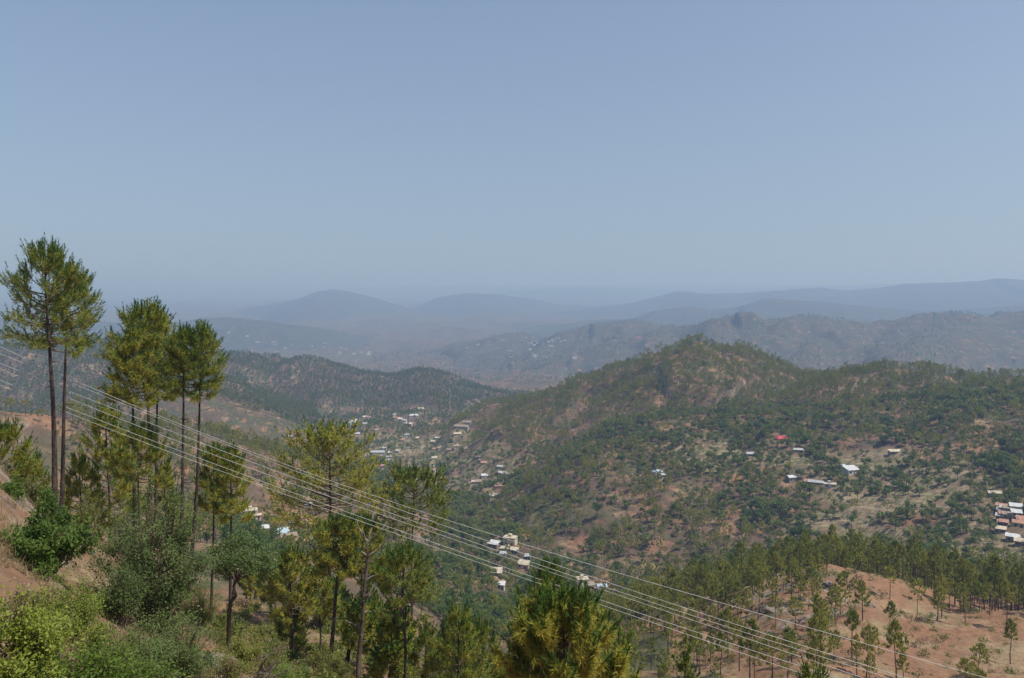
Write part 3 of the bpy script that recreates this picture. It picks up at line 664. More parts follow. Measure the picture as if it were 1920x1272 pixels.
def shoots(r, n, W, H, base_r, up=0.5, droop=0.0, flat=1.0):
    """curving stems from a small base; returns list of point paths"""
    out = []
    for i in range(n):
        a = r.uniform(0, 6.283); rr = math.sqrt(r.random()); hh = H * r.uniform(0.28, 1.0) * (1 - 0.45 * rr ** 2) * (1.3 if r.random() < 0.12 else 1.0); rr *= r.uniform(0.8, 1.15)
        b = np.array([math.cos(a), math.sin(a) * flat, 0]) * base_r * r.random() ** 0.5 * W
        e = np.array([math.cos(a) * rr * W * 0.5, math.sin(a) * rr * W * 0.5 * flat, hh])
        m = (b + e) / 2 + np.array([0, 0, hh * up * 0.25]) + r.normal(0, 0.06 * W, 3)
        t = np.linspace(0, 1, 6)[:, None]
        p = b * (1 - t) ** 2 + 2 * m * t * (1 - t) + e * t * t
        p[:, 2] -= droop * (t[:, 0] ** 3) * hh
        out.append(p)
    return out
def leaves_along(g, r, paths, per, L, W, mat, s0=0.35, spread=0.10, up=0.15, side_len=0.0, fold=True):
    Pn = []; D = []
    for p in paths:
        s = s0 + (1 - s0) * r.random(per) ** 0.8; f = s * (len(p) - 1); i = np.minimum(f.astype(int), len(p) - 2); w = (f - i)[:, None]
        Pn.append(p[i] * (1 - w) + p[i + 1] * w); D.append(p[i + 1] - p[i])
    Pn = np.concatenate(Pn); D = norm(np.concatenate(D)); n = len(Pn)
    Pn = Pn + r.normal(0, spread, (n, 3))
    d = norm(D * 0.5 + r.normal(0, 0.75, (n, 3)) + [0, 0, up]); s = norm(np.cross(d, r.normal(0, 0.5, (n, 3)) + [0, 0, 1.0]))
    l = (L * r.uniform(0.6, 1.25, n))[:, None]; w = l * W / L
    nrm = np.cross(d, s)
    V = np.stack([Pn, Pn + d * l * 0.5 + s * w * 0.5 + nrm * w * 0.15, Pn + d * l, Pn + d * l * 0.5 - s * w * 0.5 + nrm * w * 0.15], 1).reshape(-1, 3)
    i = np.arange(n)[:, None] * 4
    g.add(V, np.concatenate([i + [0, 1, 2], i + [0, 2, 3]]), mat)
def shrub(label, px, d, wpx, hpx, kind, seed, nst=26, sub=6, per=26, leaf=(0.085, 0.04), base_r=0.10, up=0.5, droop=0.0, flat=1.0, lift=0.0, group=None, spread=0.09, dry=0.0, name='shrub', dz=0.0, s0=0.1):
    r = np.random.default_rng(seed); x = d * (px - CX) / F; z0 = gz(x, d) + dz - 0.1
    W, H = wpx * d / F, hpx * d / F
    t = empty(name, (x, d, z0)); tag(t, label, 'shrub', group)
    nst = int(nst * 1.25); per = int(per * 0.95); st = shoots(r, nst, W, H, base_r, up, droop, flat)
    g = G(); tw = []
    for p in st:
        g.tube(p, np.linspace(0.020, 0.006, len(p)) * max(0.7, W / 2.2), 4, cap=False)
        for k in range(sub):
            s = r.uniform(0.35, 1.0) * (len(p) - 1); i = min(int(s), len(p) - 2); b = p[i] + (p[i + 1] - p[i]) * (s - i)
            dd = norm(p[i + 1] - p[i] + r.normal(0, 0.55, 3) * np.linalg.norm(p[i + 1] - p[i]) * 1.6) * r.uniform(0.10, 0.26) * max(W, H) * 0.6
            q = np.array([b, b + dd * 0.5 + [0, 0, 0.03], b + dd + [0, 0, -0.02 - droop * 0.2]])
            tw.append(q); g.tube(q, [0.006, 0.005, 0.003], 3, cap=False)
        tw.append(p[2:])
    g.build('stems', M_STEM, t, True)
    leaf = (leaf[0] * 1.15, leaf[1] * 1.2); gl = G(); nd_ = int(len(tw) * dry)
    leaves_along(gl, r, tw[nd_:], per, leaf[0], leaf[1], 0, s0, spread)
    if nd_: leaves_along(gl, r, tw[:nd_], per, leaf[0], leaf[1], 1, s0, spread)
    gl.build('crown', [SH[kind], SH['dry']], t)
    return t
shrub('spreading shrub with large glossy green leaves on the bank below the tallest pine', 85, 26, 190, 150, 'green', 1, 34, 8, 34, (0.13, 0.055), 0.10, 0.8, 0.15)
shrub('small leafy shrub on the bank left of the tallest pine', 20, 34, 46, 36, 'green', 2, 14, 6, 22, (0.11, 0.05))
shrub('large dark green bush in front of the trunk cluster', 285, 29, 215, 290, 'deep', 3, 70, 9, 38, (0.085, 0.045), 0.12, 0.5, 0.0, 1.0, dry=0.10)
shrub('low bluish green bush spilling right of the large dark bush', 330, 22, 150, 130, 'deep', 4, 34, 8, 30, (0.055, 0.028), 0.15, 0.6, 0.1)
shrub('wide lime green bush along the bottom edge', 165, 15, 330, 120, 'lime', 5, 70, 9, 30, (0.066, 0.036), 0.22, 0.5, 0.0, 0.8, dry=0.05)
shrub('lime green bush in the bottom corner', -10, 14, 260, 150, 'lime', 6, 50, 9, 28, (0.068, 0.038), 0.2, 0.6, 0.0, 0.9, dry=0.06)
shrub('olive bush with upright twigs left of the wide lime bush', 40, 17, 190, 110, 'olive', 7, 40, 8, 28, (0.055, 0.028), 0.2, 0.7, 0.0, 0.9, dry=0.1)
shrub('feathery yellow green bush beside the blue green leafy tree', 372, 38, 85, 105, 'olive', 8, 40, 8, 30, (0.10, 0.014), 0.10, 0.9, 0.0, dry=0.12)
shrub('dark green bush at the bottom edge beside the eroded bank', 300, 16, 170, 80, 'deep', 9, 30, 8, 30, (0.05, 0.027), 0.2)
shrub('grey green scrub bush on the eroded bank', 415, 24, 90, 80, 'olive', 10, 26, 7, 26, (0.055, 0.024), 0.15, dry=0.2)
shrub('fresh green bush at the bottom edge right of the eroded bank', 420, 20, 90, 60, 'green', 11, 20, 7, 26, (0.055, 0.028), 0.2)
shrub('pale green thicket bush above the brush pile', 515, 42, 110, 120, 'olive', 12, 44, 8, 30, (0.075, 0.035), 0.15, dry=0.05)
shrub('bright green bush beside the pale thicket', 568, 46, 44, 66, 'bright', 13, 24, 7, 30, (0.075, 0.038), 0.12)
shrub('leafy mid green bush right of the brush pile', 525, 36, 90, 80, 'green', 14, 30, 7, 28, (0.07, 0.035), 0.15)
shrub('dull green bush at the bottom edge under the dead pine', 655, 44, 120, 60, 'blue', 15, 34, 7, 28, (0.075, 0.038), 0.2)
shrub('low green bush at the bottom edge under the tufted pine', 730, 46, 110, 60, 'green', 16, 30, 7, 26, (0.075, 0.038), 0.2)
shrub('grey leaved shrub at the foot of the trunk cluster', 232, 46, 60, 110, 'blue', 17, 26, 7, 24, (0.09, 0.02), 0.12, 0.8)
shrub('green shrub under the knobbly trunked pine', 330, 44, 80, 60, 'green', 18, 24, 7, 26, (0.08, 0.04), 0.15)
shrub('olive scrub at the foot of the leaning pine', 400, 50, 80, 60, 'olive', 19, 24, 7, 24, (0.08, 0.035), 0.15)
shrub('straggly scrub at the bare bank crest', 200, 42, 60, 34, 'olive', 20, 16, 6, 20, (0.07, 0.03), 0.2, dry=0.35)
shrub('small weedy shrub at the foot of the tallest pine', 128, 40, 40, 40, 'green', 21, 12, 6, 18, (0.08, 0.035), 0.2)
shrub('dry brown scrub beside the eroded bank', 455, 33, 80, 60, 'dry', 22, 24, 7, 22, (0.08, 0.012), 0.15)
shrub('upright shrub with fresh lime shoots in front of the large dark bush', 178, 19, 40, 110, 'lime', 23, 9, 5, 22, (0.07, 0.035), 0.1, 0.9)
shrub('bright leaved sapling tangled with bare branches beside the golden pine', 1208, 30, 90, 150, 'bright', 24, 18, 7, 22, (0.085, 0.05), 0.1, 0.9, dz=0.0)

# more bushes that close the gaps on the near bank and the slope below
for i, (lab, px, d, w, h, kd, nst) in enumerate([
 ('tall leafy bush filling the gap right of the glossy green shrub', 228, 26, 80, 150, 'deep', 30),
 ('rounded green bush in front of the trunk cluster', 300, 36, 120, 130, 'green', 36),
 ('dark bush at the foot of the large dark bush', 250, 20, 140, 110, 'deep', 36),
 ('lime bush in front of the glossy green shrub', 120, 20, 150, 110, 'lime', 36),
 ('olive bush below the crooked tree', 445, 30, 80, 70, 'olive', 26),
 ('green bush on the slope right of the crooked tree', 500, 48, 110, 110, 'green', 34),
 ('straggly dry bush beneath the yellow crowned pines', 610, 54, 100, 60, 'olive', 26),
 ('olive bush behind the crooked tree', 470, 52, 90, 90, 'olive', 28),
 ('pale green scrub behind the tallest pine', 60, 46, 110, 90, 'olive', 30),
 ('olive scrub behind the bare bank crest', 160, 48, 120, 90, 'olive', 30),
 ('green bush by the bottom edge beneath the dead pine roots', 600, 40, 110, 50, 'green', 26),
 ('olive bush by the bottom edge left of the golden pine', 930, 40, 120, 70, 'olive', 26)]):
    shrub(lab, px, d, w, h, kd, 60 + i, nst, 8, 28, (0.03 + 0.0013 * d, 0.016 + 0.0006 * d), 0.2, 0.6)
ru = random.Random(12); UV = []
for i in range(60):
    d = ru.uniform(44, 120); px = ru.uniform(380, 1000)
    w_, h_, k2 = ru.uniform(2.4, 4.2), ru.uniform(1.2, 2.2), ru.random()
    if i >= 10:
        x_ = d * (px - CX) / F; copy_tree(UV[i % 10], (x_, d, gz(x_, d) - 0.1), k2 * 6.28, 0.7 + 0.6 * k2, None, None); continue
    UV.append(shrub('undergrowth bush beneath the crowded pines', px, d, w_ * F / d, h_ * F / d, ru.choice(['olive', 'green', 'deep', 'olive', 'dry']), 200 + i, 14, 5, 16, (0.22, 0.12), 0.25, group='undergrowth beneath the crowded pines', spread=0.15))

# the small tree with a crooked trunk and blue-green leaves
def crooked_tree():
    d = 36; base = np.array([d * (428 - CX) / F, d, 0]); base[2] = gz(base[0], d) - 0.2
    r = np.random.default_rng(8); t = empty('leafy_tree', base); tag(t, 'small blue green leafy tree with crooked dark trunk on the bank', 'tree')
    q = lambda a, b, dy=0: P(a, b, d + dy) - base
    g = G(); g.tube([np.zeros(3), q(430, 1150), q(432, 1130), q(442, 1118), q(438, 1100), q(445, 1082)], [0.11, 0.10, 0.085, 0.08, 0.07, 0.06], 8)
    tips = []
    for a, b, dy in ((420, 1050, -.6), (405, 1035, .3), (432, 1020, .6), (455, 1012, -.3), (480, 1025, .5), (495, 1045, -.4), (470, 1060, -.9), (440, 1055, .9), (500, 1065, .2), (415, 1068, -.2), (455, 1045, -1.0)):
        e = q(a, b, dy * 1.1); m = (q(445, 1082) + e) / 2 + r.normal(0, .1, 3); g.tube([q(443, 1090), m, e], [0.045, 0.03, 0.012], 5, cap=False); tips.append(e)
    g.build('trunk', M_BARK, t, True)
    gl = G()
    for e in tips:
        n = 420; c = e + norm(r.normal(0, 1, (n, 3))) * r.uniform(0.1, 0.62, (n, 1)) * [1.1, 1.1, 0.8]
        leaf_clumps(gl, r, c, 2, 0.10, 0.05, 0, 0.4, 0.55)
    gl.build('crown', SH['blue'], t)
crooked_tree()

# ------------------------------------------------------------------ dead wood, rocks and dry grass on the bank
def wood(name, label, pts, r0, cat='branch', mat=M_BARK_PALE, r1=0.012):
    base = np.array(pts[0]); g = G(); g.tube(np.array(pts) - base, np.linspace(r0, r1, len(pts)), 6)
    o = g.build(name, mat, None, True); o.location = base; tag(o, label, cat)
    return o
def onground(px, d, dz=0.0): x = d * (px - CX) / F; return np.array([x, d, gz(x, d) + dz])
wood('fallen_log', 'weathered log lying across the bare bank crest', [onground(140, 41, .1), onground(160, 41.5, .18), onground(180, 42, .1)], 0.10, 'log', r1=0.05)
wood('dead_branch', 'crooked dead branch leaning on the bank crest', [onground(163, 40.5, 0.0), onground(168, 40.6, 0.6), onground(176, 41, 1.3), onground(186, 41, 1.9)], 0.05)
wood('fallen_branch', 'dark fallen branch beside the foot of the tallest pine', [onground(52, 40, .08), onground(70, 40.3, .14), onground(92, 40.6, .1)], 0.06, mat=M_BARK)
def brush_pile():
    r = np.random.default_rng(3); d = 31; b = onground(478, d); t = empty('brush_pile', b); tag(t, 'tangle of bare straw coloured branches at the bottom of the eroded bank', 'brush pile')
    for i in range(22):
        a = r.uniform(-1.2, 1.2); l = r.uniform(0.8, 1.9); e0 = r.normal(0, 0.3, 3) * [1, 1, 0] + [0, 0, 0.1]
        e = e0 + np.array([math.sin(a) * l, r.normal(0, .4), abs(math.cos(a)) * l * 0.8]); m = (e0 + e) / 2 + r.normal(0, 0.15, 3)
        g = G(); g.tube([e0, m, e], [0.03, 0.022, 0.008], 5); g.build('branch', M_BARK_PALE, t, True)
brush_pile()
M_ROCK = rough_mat('bank_rock', (0.13, 0.105, 0.09), (0.29, 0.235, 0.19), 5.0, 0.8, 8.0, 0.9)
def rock(label, px, d, s, seed):
    r = np.random.default_rng(seed); n = 11; u, v = np.meshgrid(np.linspace(0, 2 * math.pi, n, endpoint=False), np.linspace(0.08, math.pi - 0.08, 7))
    D = np.stack([np.cos(u) * np.sin(v), np.sin(u) * np.sin(v), np.cos(v)], -1).reshape(-1, 3)
    R = 1 + 0.5 * np.array([fbm(np.array([a * 1.7 + seed]), np.array([b * 1.7 + c * 2.1]), seed, 3)[0] for a, b, c in D])
    V = np.round(D * R[:, None] * 3.2) / 3.2 * 0.35 + D * R[:, None] * 0.65
    V = V * np.array([s, s * 0.8, s * 0.55]); q = []
    for i in range(6):
        for j in range(n): q.append((i * n + j, (i + 1) * n + j, (i + 1) * n + (j + 1) % n, i * n + (j + 1) % n))
    g = G(); g.poly(V, q); g.poly(V[:n], [tuple(range(n))]); g.poly(V[-n:], [tuple(range(n))[::-1]])
    o = g.build('rock', M_ROCK); o.location = onground(px, d, s * 0.12); o.rotation_euler = (r.uniform(-.3, .3), r.uniform(-.3, .3), r.uniform(0, 6)); tag(o, label, 'rock', 'boulders on the eroded spur' if 'boulder on the eroded' in label else None)
rock('flat grey rock bedded in the eroded bank', 402, 27, 0.75, 1); rock('brown boulder at the top of the eroded bank', 388, 28, 0.38, 2)
rock('small pale stone on the eroded bank below the flat rock', 420, 26, 0.22, 3); rock('stone half buried below the crooked tree', 440, 31, 0.32, 4)
rock('pale stone on the red bank left of the tallest pine', 25, 37, 0.25, 5); rock('low stone on the red bank right of the tallest pine', 172, 37, 0.22, 6)
def ground_bits():
    r = np.random.default_rng(21)
    n = 11000; px = r.uniform(-150, 700, n); d = np.exp(r.uniform(math.log(11), math.log(58), n)); x = d * (px - CX) / F
    keep = fbm(x / 2.5, d / 2.5, 4, 2) > -0.05; x, d = x[keep], d[keep]; z = heights(x, d); k = len(x)
    g = G(); Pn = np.stack([x, d, z - 0.02], -1); m = 7
    Pn = np.repeat(Pn, m, 0) + r.normal(0, 0.09, (k * m, 3)) * [1, 1, 0.1]
    dr = norm(r.normal(0, 0.55, (k * m, 3)) + [0, 0, 0.9]); L = r.uniform(0.15, 0.48, k * m)[:, None]; s = norm(np.cross(dr, r.normal(0, 1, (k * m, 3)))) * 0.012
    V = np.stack([Pn - s, Pn + s, Pn + dr * L], 1).reshape(-1, 3)
    g.add(V, np.arange(k * m * 3).reshape(-1, 3)); o = g.build('dry_grass', leaf_mat('dry_grass_blades', (0.20, 0.145, 0.075), (0.34, 0.26, 0.15), 0.25, nscale=0.7)); tag(o, 'dry straw coloured grass on the near bank', None, None, 'stuff')
    g = G(); n = 5000; px = r.uniform(-100, 600, n); d = np.exp(r.uniform(math.log(11), math.log(50), n)); x = d * (px - CX) / F; z = heights(x, d)
    s = r.uniform(0.02, 0.07, n)[:, None, None]; a = r.uniform(0, 6.28, n)
    tet = np.array([[1, 0, -0.3], [-0.5, 0.87, -0.3], [-0.5, -0.87, -0.3], [0.1, 0, 0.7]])[None] * s * r.uniform(0.6, 1.3, (n, 4, 1))
    V = (tet + np.stack([x, d, z + 0.01], -1)[:, None]).reshape(-1, 3); i = np.arange(n)[:, None] * 4
    g.add(V, np.concatenate([i + [0, 1, 3], i + [1, 2, 3], i + [2, 0, 3]])); o = g.build('gravel', M_ROCK); tag(o, 'loose stones scattered on the near bank', None, None, 'stuff')
for i in range(14):
    rb = random.Random(300 + i); px_ = rb.uniform(1400, 1640); d_ = float(np.interp(px_, [1400, 1520, 1640], [226, 232, 226])) - rb.uniform(0, 45)
    rock('weathered boulder on the eroded face of the red earth spur', px_, d_, rb.uniform(0.8, 2.0), 30 + i)
ground_bits()
def undergrowth():
    r = np.random.default_rng(33); n = 5200
    px = r.uniform(330, 1060, n); d = np.exp(r.uniform(math.log(40), math.log(150), n)); x = d * (px - CX) / F
    k = fbm(x / 6, d / 6, 14, 2) > -0.25; x, d = x[k], d[k]; z = heights(x, d); g = G()
    Pn = np.stack([x, d, z + 0.12], -1); leaf_clumps(g, r, Pn[::2], 12, 0.30, 0.26, 0, 0.6, 0.45); leaf_clumps(g, r, Pn[1::2], 9, 0.30, 0.24, 1, 0.8, 0.16)
    o = g.build('undergrowth', [SH['olive'], SH['dry']]); tag(o, 'weeds and dry grass between the crowded pines', None, None, 'stuff')
undergrowth()
print('near plants', round(time.time() - T0, 1))

# ------------------------------------------------------------------ overhead wires
M_WIRE = rough_mat('aluminium_wire', (0.40, 0.40, 0.39), (0.52, 0.52, 0.50), 2.0, 0.0, rough=0.45, metal=0.0, spec=0.5)
WIRES = [
 ('topmost of the six overhead wires', [(-120,594),(0,649),(226,748),(480,853),(616,903),(860,980),(1300,1115),(1845,1272),(2050,1330)]),
 ('second overhead wire from the top of the six', [(-120,613),(0,663),(209,748),(480,856),(616,908),(860,994.5),(1300,1145.5),(1700,1272),(1950,1348)]),
 ('third overhead wire from the top of the six', [(-120,632),(0,681),(148,740),(337,814),(480,872),(616,922),(860,1004.5),(1300,1156),(1668,1272),(1900,1344)]),
 ('fourth overhead wire from the top of the six', [(-120,638),(0,689),(251,794),(480,886),(616,933),(860,1011),(1300,1164),(1616,1272),(1850,1350)]),
 ('fifth overhead wire from the top of the six', [(-120,662),(0,713),(171,783),(367,857),(480,899),(616,947),(860,1035),(1300,1184),(1574,1272),(1800,1342)]),
 ('lowest of the six overhead wires', [(-120,672),(0,722),(171,791),(367,866),(480,909),(616,957),(860,1041),(1300,1193.5),(1497,1262),(1750,1346)]),
]
for lab, pts in WIRES:
    p = np.array(pts, float); xs = np.linspace(p[0, 0], p[-1, 0], 60)
    cf = np.polyfit(p[:, 0], p[:, 1], 4); ys = np.polyval(cf, xs)
    d = 47.5 - 0.0055 * (xs + 120)
    W = np.stack([d * (xs - CX) / F, d, -d * (ys - HZ) / F], -1); o0 = W[0].copy()
    g = G(); g.tube(W - o0, np.full(60, 0.0115), 6); o = g.build('overhead_wire', M_WIRE, None, True); o.location = o0
    tag(o, 'pale ' + lab + ' crossing the valley', 'wire', 'overhead wires')
# ------------------------------------------------------------------ houses
WALLM = {}
def wallm(k):
    if k not in WALLM:
        c = {'cream': (0.62, 0.54, 0.38), 'white': (0.60, 0.58, 0.54), 'stone': (0.26, 0.22, 0.18), 'mud': (0.36, 0.23, 0.15), 'grey': (0.38, 0.37, 0.35), 'pink': (0.52, 0.33, 0.26), 'blue': (0.42, 0.55, 0.62), 'green': (0.12, 0.33, 0.26)}[k]
        WALLM[k] = rough_mat('house_wall_' + k, c, tuple(v * 0.78 for v in c), 0.8, 0.2, 6.0, 0.9)
    return WALLM[k]
ROOFM = {}
def roofm(k):
    if k not in ROOFM:
        c = {'metal': (0.40, 0.41, 0.42), 'blue': (0.42, 0.54, 0.62), 'slab': (0.52, 0.45, 0.34), 'slate': (0.32, 0.25, 0.20), 'tile': (0.38, 0.22, 0.15), 'red': (0.50, 0.06, 0.07), 'white': (0.55, 0.56, 0.56), 'rust': (0.40, 0.22, 0.16)}[k]
        met = k in ('metal', 'blue', 'white', 'red')
        ROOFM[k] = rough_mat('house_roof_' + k, c, tuple(v * (0.66 if met else 0.55) for v in c), 0.55, 0.15, 5.0, 0.5 if met else 0.9)
    return ROOFM[k]
M_PANE = rough_mat('window_pane', (0.02, 0.025, 0.03), (0.05, 0.055, 0.06), 2.0, 0.0, rough=0.2, spec=0.6)
M_DOOR = rough_mat('house_door', (0.08, 0.06, 0.05), (0.14, 0.10, 0.08), 3.0, 0.0)
HOUSE = []            # label, column, row, least depth, width, depth, height, turn, wall, roof, type, storeys, group
def hs(label, px, py, dmin, w, dp, h, rz, wall, roof, typ, st=1, group=None): HOUSE.append((label, px, py, dmin, w, dp, h, rz, wall, roof, typ, st, group))
LV, CV, RV, FV = 'houses in the left village', 'houses in the middle village', 'houses among the terraces', 'houses of the far hamlet'
hs('cream two storey flat roofed house left of the village under the pines', 470, 968, 380, 8.5, 7, 6.0, .3, 'cream', 'slab', 'slab', 2, LV)
hs('cream single storey annex with slab roof in front of the two storey cream house', 481, 972, 380, 6, 5, 3.0, .3, 'cream', 'slab', 'slab', 1, LV)
hs('tiny white hut above the leafy tree in the left village', 497, 1000, 380, 4.5, 4, 3, .2, 'white', 'white', 'shed', 1, LV)
hs('house with tilted pale blue metal roof in the left village', 530, 1008, 380, 7.5, 6, 3.6, .5, 'mud', 'blue', 'shed', 1, LV)
hs('long brown roofed house below the pale blue metal roof', 541, 1014, 380, 9, 6, 3.4, .45, 'stone', 'slate', 'gable', 1, LV)
hs('brown tiled house with white eaves in the left village', 555, 1020, 380, 9, 5.5, 3.2, .1, 'white', 'tile', 'gable', 1, LV)
hs('rust roofed house at the lower end of the left village', 573, 1026, 380, 7, 5, 3.2, .7, 'stone', 'rust', 'shed', 1, LV)
hs('pale house with pinkish roof above the left village', 584, 987, 420, 7, 5, 3.4, .3, 'blue', 'rust', 'gable', 1, LV)
hs('white hut on the slope above the left village', 578, 952, 420, 5, 4, 3, .2, 'white', 'white', 'gable', 1, LV)
hs('whitewashed hut between the left village and the old pine', 546, 985, 420, 3.5, 3, 2.6, .2, 'white', 'white', 'shed', 1, LV)
hs('cream two storey house with dark window row in the middle village', 957, 1022, 480, 10.5, 7.5, 6.2, -.35, 'cream', 'slab', 'slab', 2, CV)
hs('shed with bright white metal roof in the middle village', 926, 1028, 480, 9, 6, 3.2, -.5, 'stone', 'white', 'shed', 1, CV)
hs('long tan slab roofed house in front of the two storey house', 952, 1034, 480, 12, 6, 3.4, -.3, 'cream', 'slab', 'slab', 1, CV)
hs('small pale shed below the bright white metal roof', 943, 1045, 480, 5, 4, 2.8, -.3, 'grey', 'metal', 'shed', 1, CV)
hs('green walled shack at the end of the middle village', 965, 1042, 480, 5.5, 4, 3.0, -.3, 'green', 'slab', 'shed', 1, CV)
hs('pale hut on the path right of the green shack', 990, 1050, 460, 4.5, 4, 3, -.2, 'white', 'metal', 'shed', 1, CV)
hs('cream roofed house half hidden by the dark spired pine', 982, 1068, 450, 9, 6, 3.2, -.4, 'cream', 'slab', 'shed', 1, CV)
hs('house with square cream roof and dark wall below the middle village', 929, 1080, 420, 9.5, 7, 3.4, -.05, 'stone', 'slab', 'shed', 1, CV)
hs('small white hut on the path below the square cream roof', 940, 1106, 400, 4.5, 4, 3.4, -.2, 'white', 'white', 'shed', 1, CV)
hs('unfinished cream house with dark openings behind the dark spired pine', 1092, 1102, 400, 8, 6, 5.4, .1, 'cream', 'slab', 'slab', 2, CV)
hs('shed with pale blue roof right of the unfinished house', 1128, 1108, 400, 6.5, 5, 3, .2, 'white', 'blue', 'gable', 1, CV)
hs('stone outhouse with brown roof beside the unfinished house', 1108, 1106, 400, 4, 4, 2.8, .1, 'mud', 'slate', 'shed', 1, CV)
hs('house with bright red roof at the edge of the pine hill', 1465, 826, 560, 12, 8, 3.4, .2, 'stone', 'red', 'hip', 1, RV)
hs('low shed with white roof left of the red roofed house', 1409, 862, 520, 10, 4, 2.6, .1, 'stone', 'metal', 'shed', 1, RV)
hs('low shed with grey roof below the red roofed house', 1497, 849, 520, 9, 4, 2.4, -.2, 'stone', 'metal', 'shed', 1, RV)
hs('stone house with pale gabled roof among the orchards', 1484, 906, 450, 9, 6, 4.2, .3, 'stone', 'white', 'gable', 1, RV)
hs('long metal roofed farmhouse in the orchard hamlet', 1530, 908, 450, 13, 6, 3.4, -.45, 'mud', 'metal', 'gable', 1, RV)
hs('slab roofed farm building with open dark front in the orchard hamlet', 1556, 916, 450, 10, 6, 3.4, -.3, 'white', 'slab', 'slab', 1, RV)
hs('earth walled outhouse at the left end of the orchard hamlet', 1515, 909, 450, 6, 5, 3, -.4, 'mud', 'tile', 'shed', 1, RV)
hs('white house with stepped metal roofs above the terraces', 1596, 888, 470, 12, 9, 4.4, .25, 'white', 'white', 'shed', 1, RV)
hs('small tank house with turquoise wall beside the white terrace house', 1582, 886, 470, 4, 4, 3.4, .25, 'blue', 'blue', 'shed', 1, RV)
hs('low dark fronted shed at the foot of the pine ridge', 1679, 849, 480, 12, 5, 2.6, 0, 'stone', 'slab', 'shed', 1, RV)
hs('house with wide straw coloured roof above the right edge village', 1864, 930, 380, 11, 6, 3.4, -.15, 'stone', 'slab', 'gable', 1, RV)
hs('house with white metal roof at the top of the right edge village', 1905, 960, 360, 9, 6, 3.6, -.5, 'cream', 'white', 'shed', 1, RV)
hs('grey roofed house in the middle of the right edge village', 1892, 968, 360, 8, 5, 3.4, -.5, 'grey', 'slate', 'shed', 1, RV)
hs('cream two storey house with metal roof in the right edge village', 1906, 978, 360, 7, 6, 5.2, -.45, 'cream', 'white', 'shed', 2, RV)
hs('pink brick house of the right edge village', 1890, 978, 360, 8, 5, 3.6, -.55, 'pink', 'slate', 'shed', 1, RV)
hs('brick house with flat brown roof at the edge of the photo', 1917, 988, 360, 8, 6, 3.8, -.5, 'pink', 'rust', 'shed', 1, RV)
hs('brown roofed shed in the row below the right edge village', 1880, 986, 360, 7, 4, 2.8, -.55, 'mud', 'rust', 'shed', 1, RV)
hs('shed with pale broad roof at the lower right edge village', 1875, 998, 350, 8, 5, 3, -.55, 'stone', 'slab', 'shed', 1, RV)
hs('house with brilliant white roof at the right edge', 1899, 1018, 340, 9, 5, 3.4, -.6, 'stone', 'white', 'shed', 1, RV)
hs('tan roofed house below the brilliant white roof', 1914, 1027, 340, 8, 5, 3.4, -.6, 'stone', 'slab', 'shed', 1, RV)
hs('pale blue hip roofed house on the brown spur', 1233, 893, 500, 8, 7, 3.6, .4, 'white', 'blue', 'hip', 1, RV)
hs('white hut beside the pale blue hip roofed house', 1244, 897, 500, 4, 3.5, 2.6, .2, 'white', 'metal', 'shed', 1, RV)
hs('long white school like building in the valley', 708, 853, 850, 22, 7, 4.5, .05, 'white', 'metal', 'shed', 1, FV)
hs('white block at the end of the long valley building', 718, 848, 850, 11, 7, 5.5, .05, 'white', 'white', 'slab', 2, FV)
hs('small white roofed house right of the long valley building', 732, 853, 850, 7, 5, 3.4, .2, 'cream', 'white', 'shed', 1, FV)
hs('house with dark doorway below the small white roofed house', 728, 860, 850, 9, 6, 3.6, .2, 'white', 'metal', 'gable', 1, FV)
hs('long house with faded red roof near the old pine', 711, 880, 800, 16, 6, 4, .1, 'white', 'rust', 'gable', 1, FV)
hs('brown house with layered slate roofs on the valley shoulder', 866, 802, 900, 24, 10, 5, -.3, 'grey', 'slate', 'gable', 1, FV)
hs('slate roofed wing above the layered slate roofs', 876, 796, 900, 14, 8, 4.5, -.3, 'grey', 'slate', 'gable', 1, FV)
hs('cream house below the layered slate roofs', 858, 816, 900, 12, 6, 4, .1, 'cream', 'slab', 'shed', 1, FV)
hs('small cream house on the valley shoulder', 825, 801, 900, 8, 6, 4, .1, 'cream', 'slab', 'gable', 1, FV)
hs('bright white valley house with dark lower floor', 763, 822, 950, 9, 7, 6, .2, 'white', 'white', 'slab', 2, FV)
hs('low white shed between orchards of the valley', 820, 823, 900, 8, 4, 3, .1, 'white', 'white', 'shed', 1, FV)
hs('pale stone house at the orchard edge of the valley', 858, 838, 850, 11, 7, 4.5, .2, 'cream', 'slab', 'slab', 1, FV)
hs('cream house behind trees at the orchard edge', 875, 846, 850, 8, 6, 4, .3, 'cream', 'slab', 'slab', 1, FV)
hs('long low orchard house with pale roof', 949, 886, 700, 13, 5, 3.4, -.2, 'pink', 'metal', 'shed', 1, FV)
hs('white orchard shed above the long low orchard house', 937, 878, 700, 7, 4, 2.8, -.2, 'white', 'metal', 'shed', 1, FV)
hs('grey roofed house in the lower orchard', 893, 907, 650, 12, 6, 3.2, .0, 'grey', 'slab', 'gable', 1, FV)
hs('white house on the wooded slope left of the hamlet', 545, 824, 900, 8, 6, 4, .2, 'white', 'white', 'shed', 1, FV)
hs('white house below the far hamlet', 670, 819, 1100, 9, 6, 4, .2, 'white', 'white', 'shed', 1, FV)
hs('large white house alone above the far hamlet', 776, 783, 1200, 20, 10, 6, .1, 'white', 'white', 'hip', 2, FV)
hs('pale house under the red scar on the wooded hill', 789, 770, 1300, 14, 8, 5, .1, 'cream', 'slab', 'shed', 1, FV)
rr = random.Random(4)
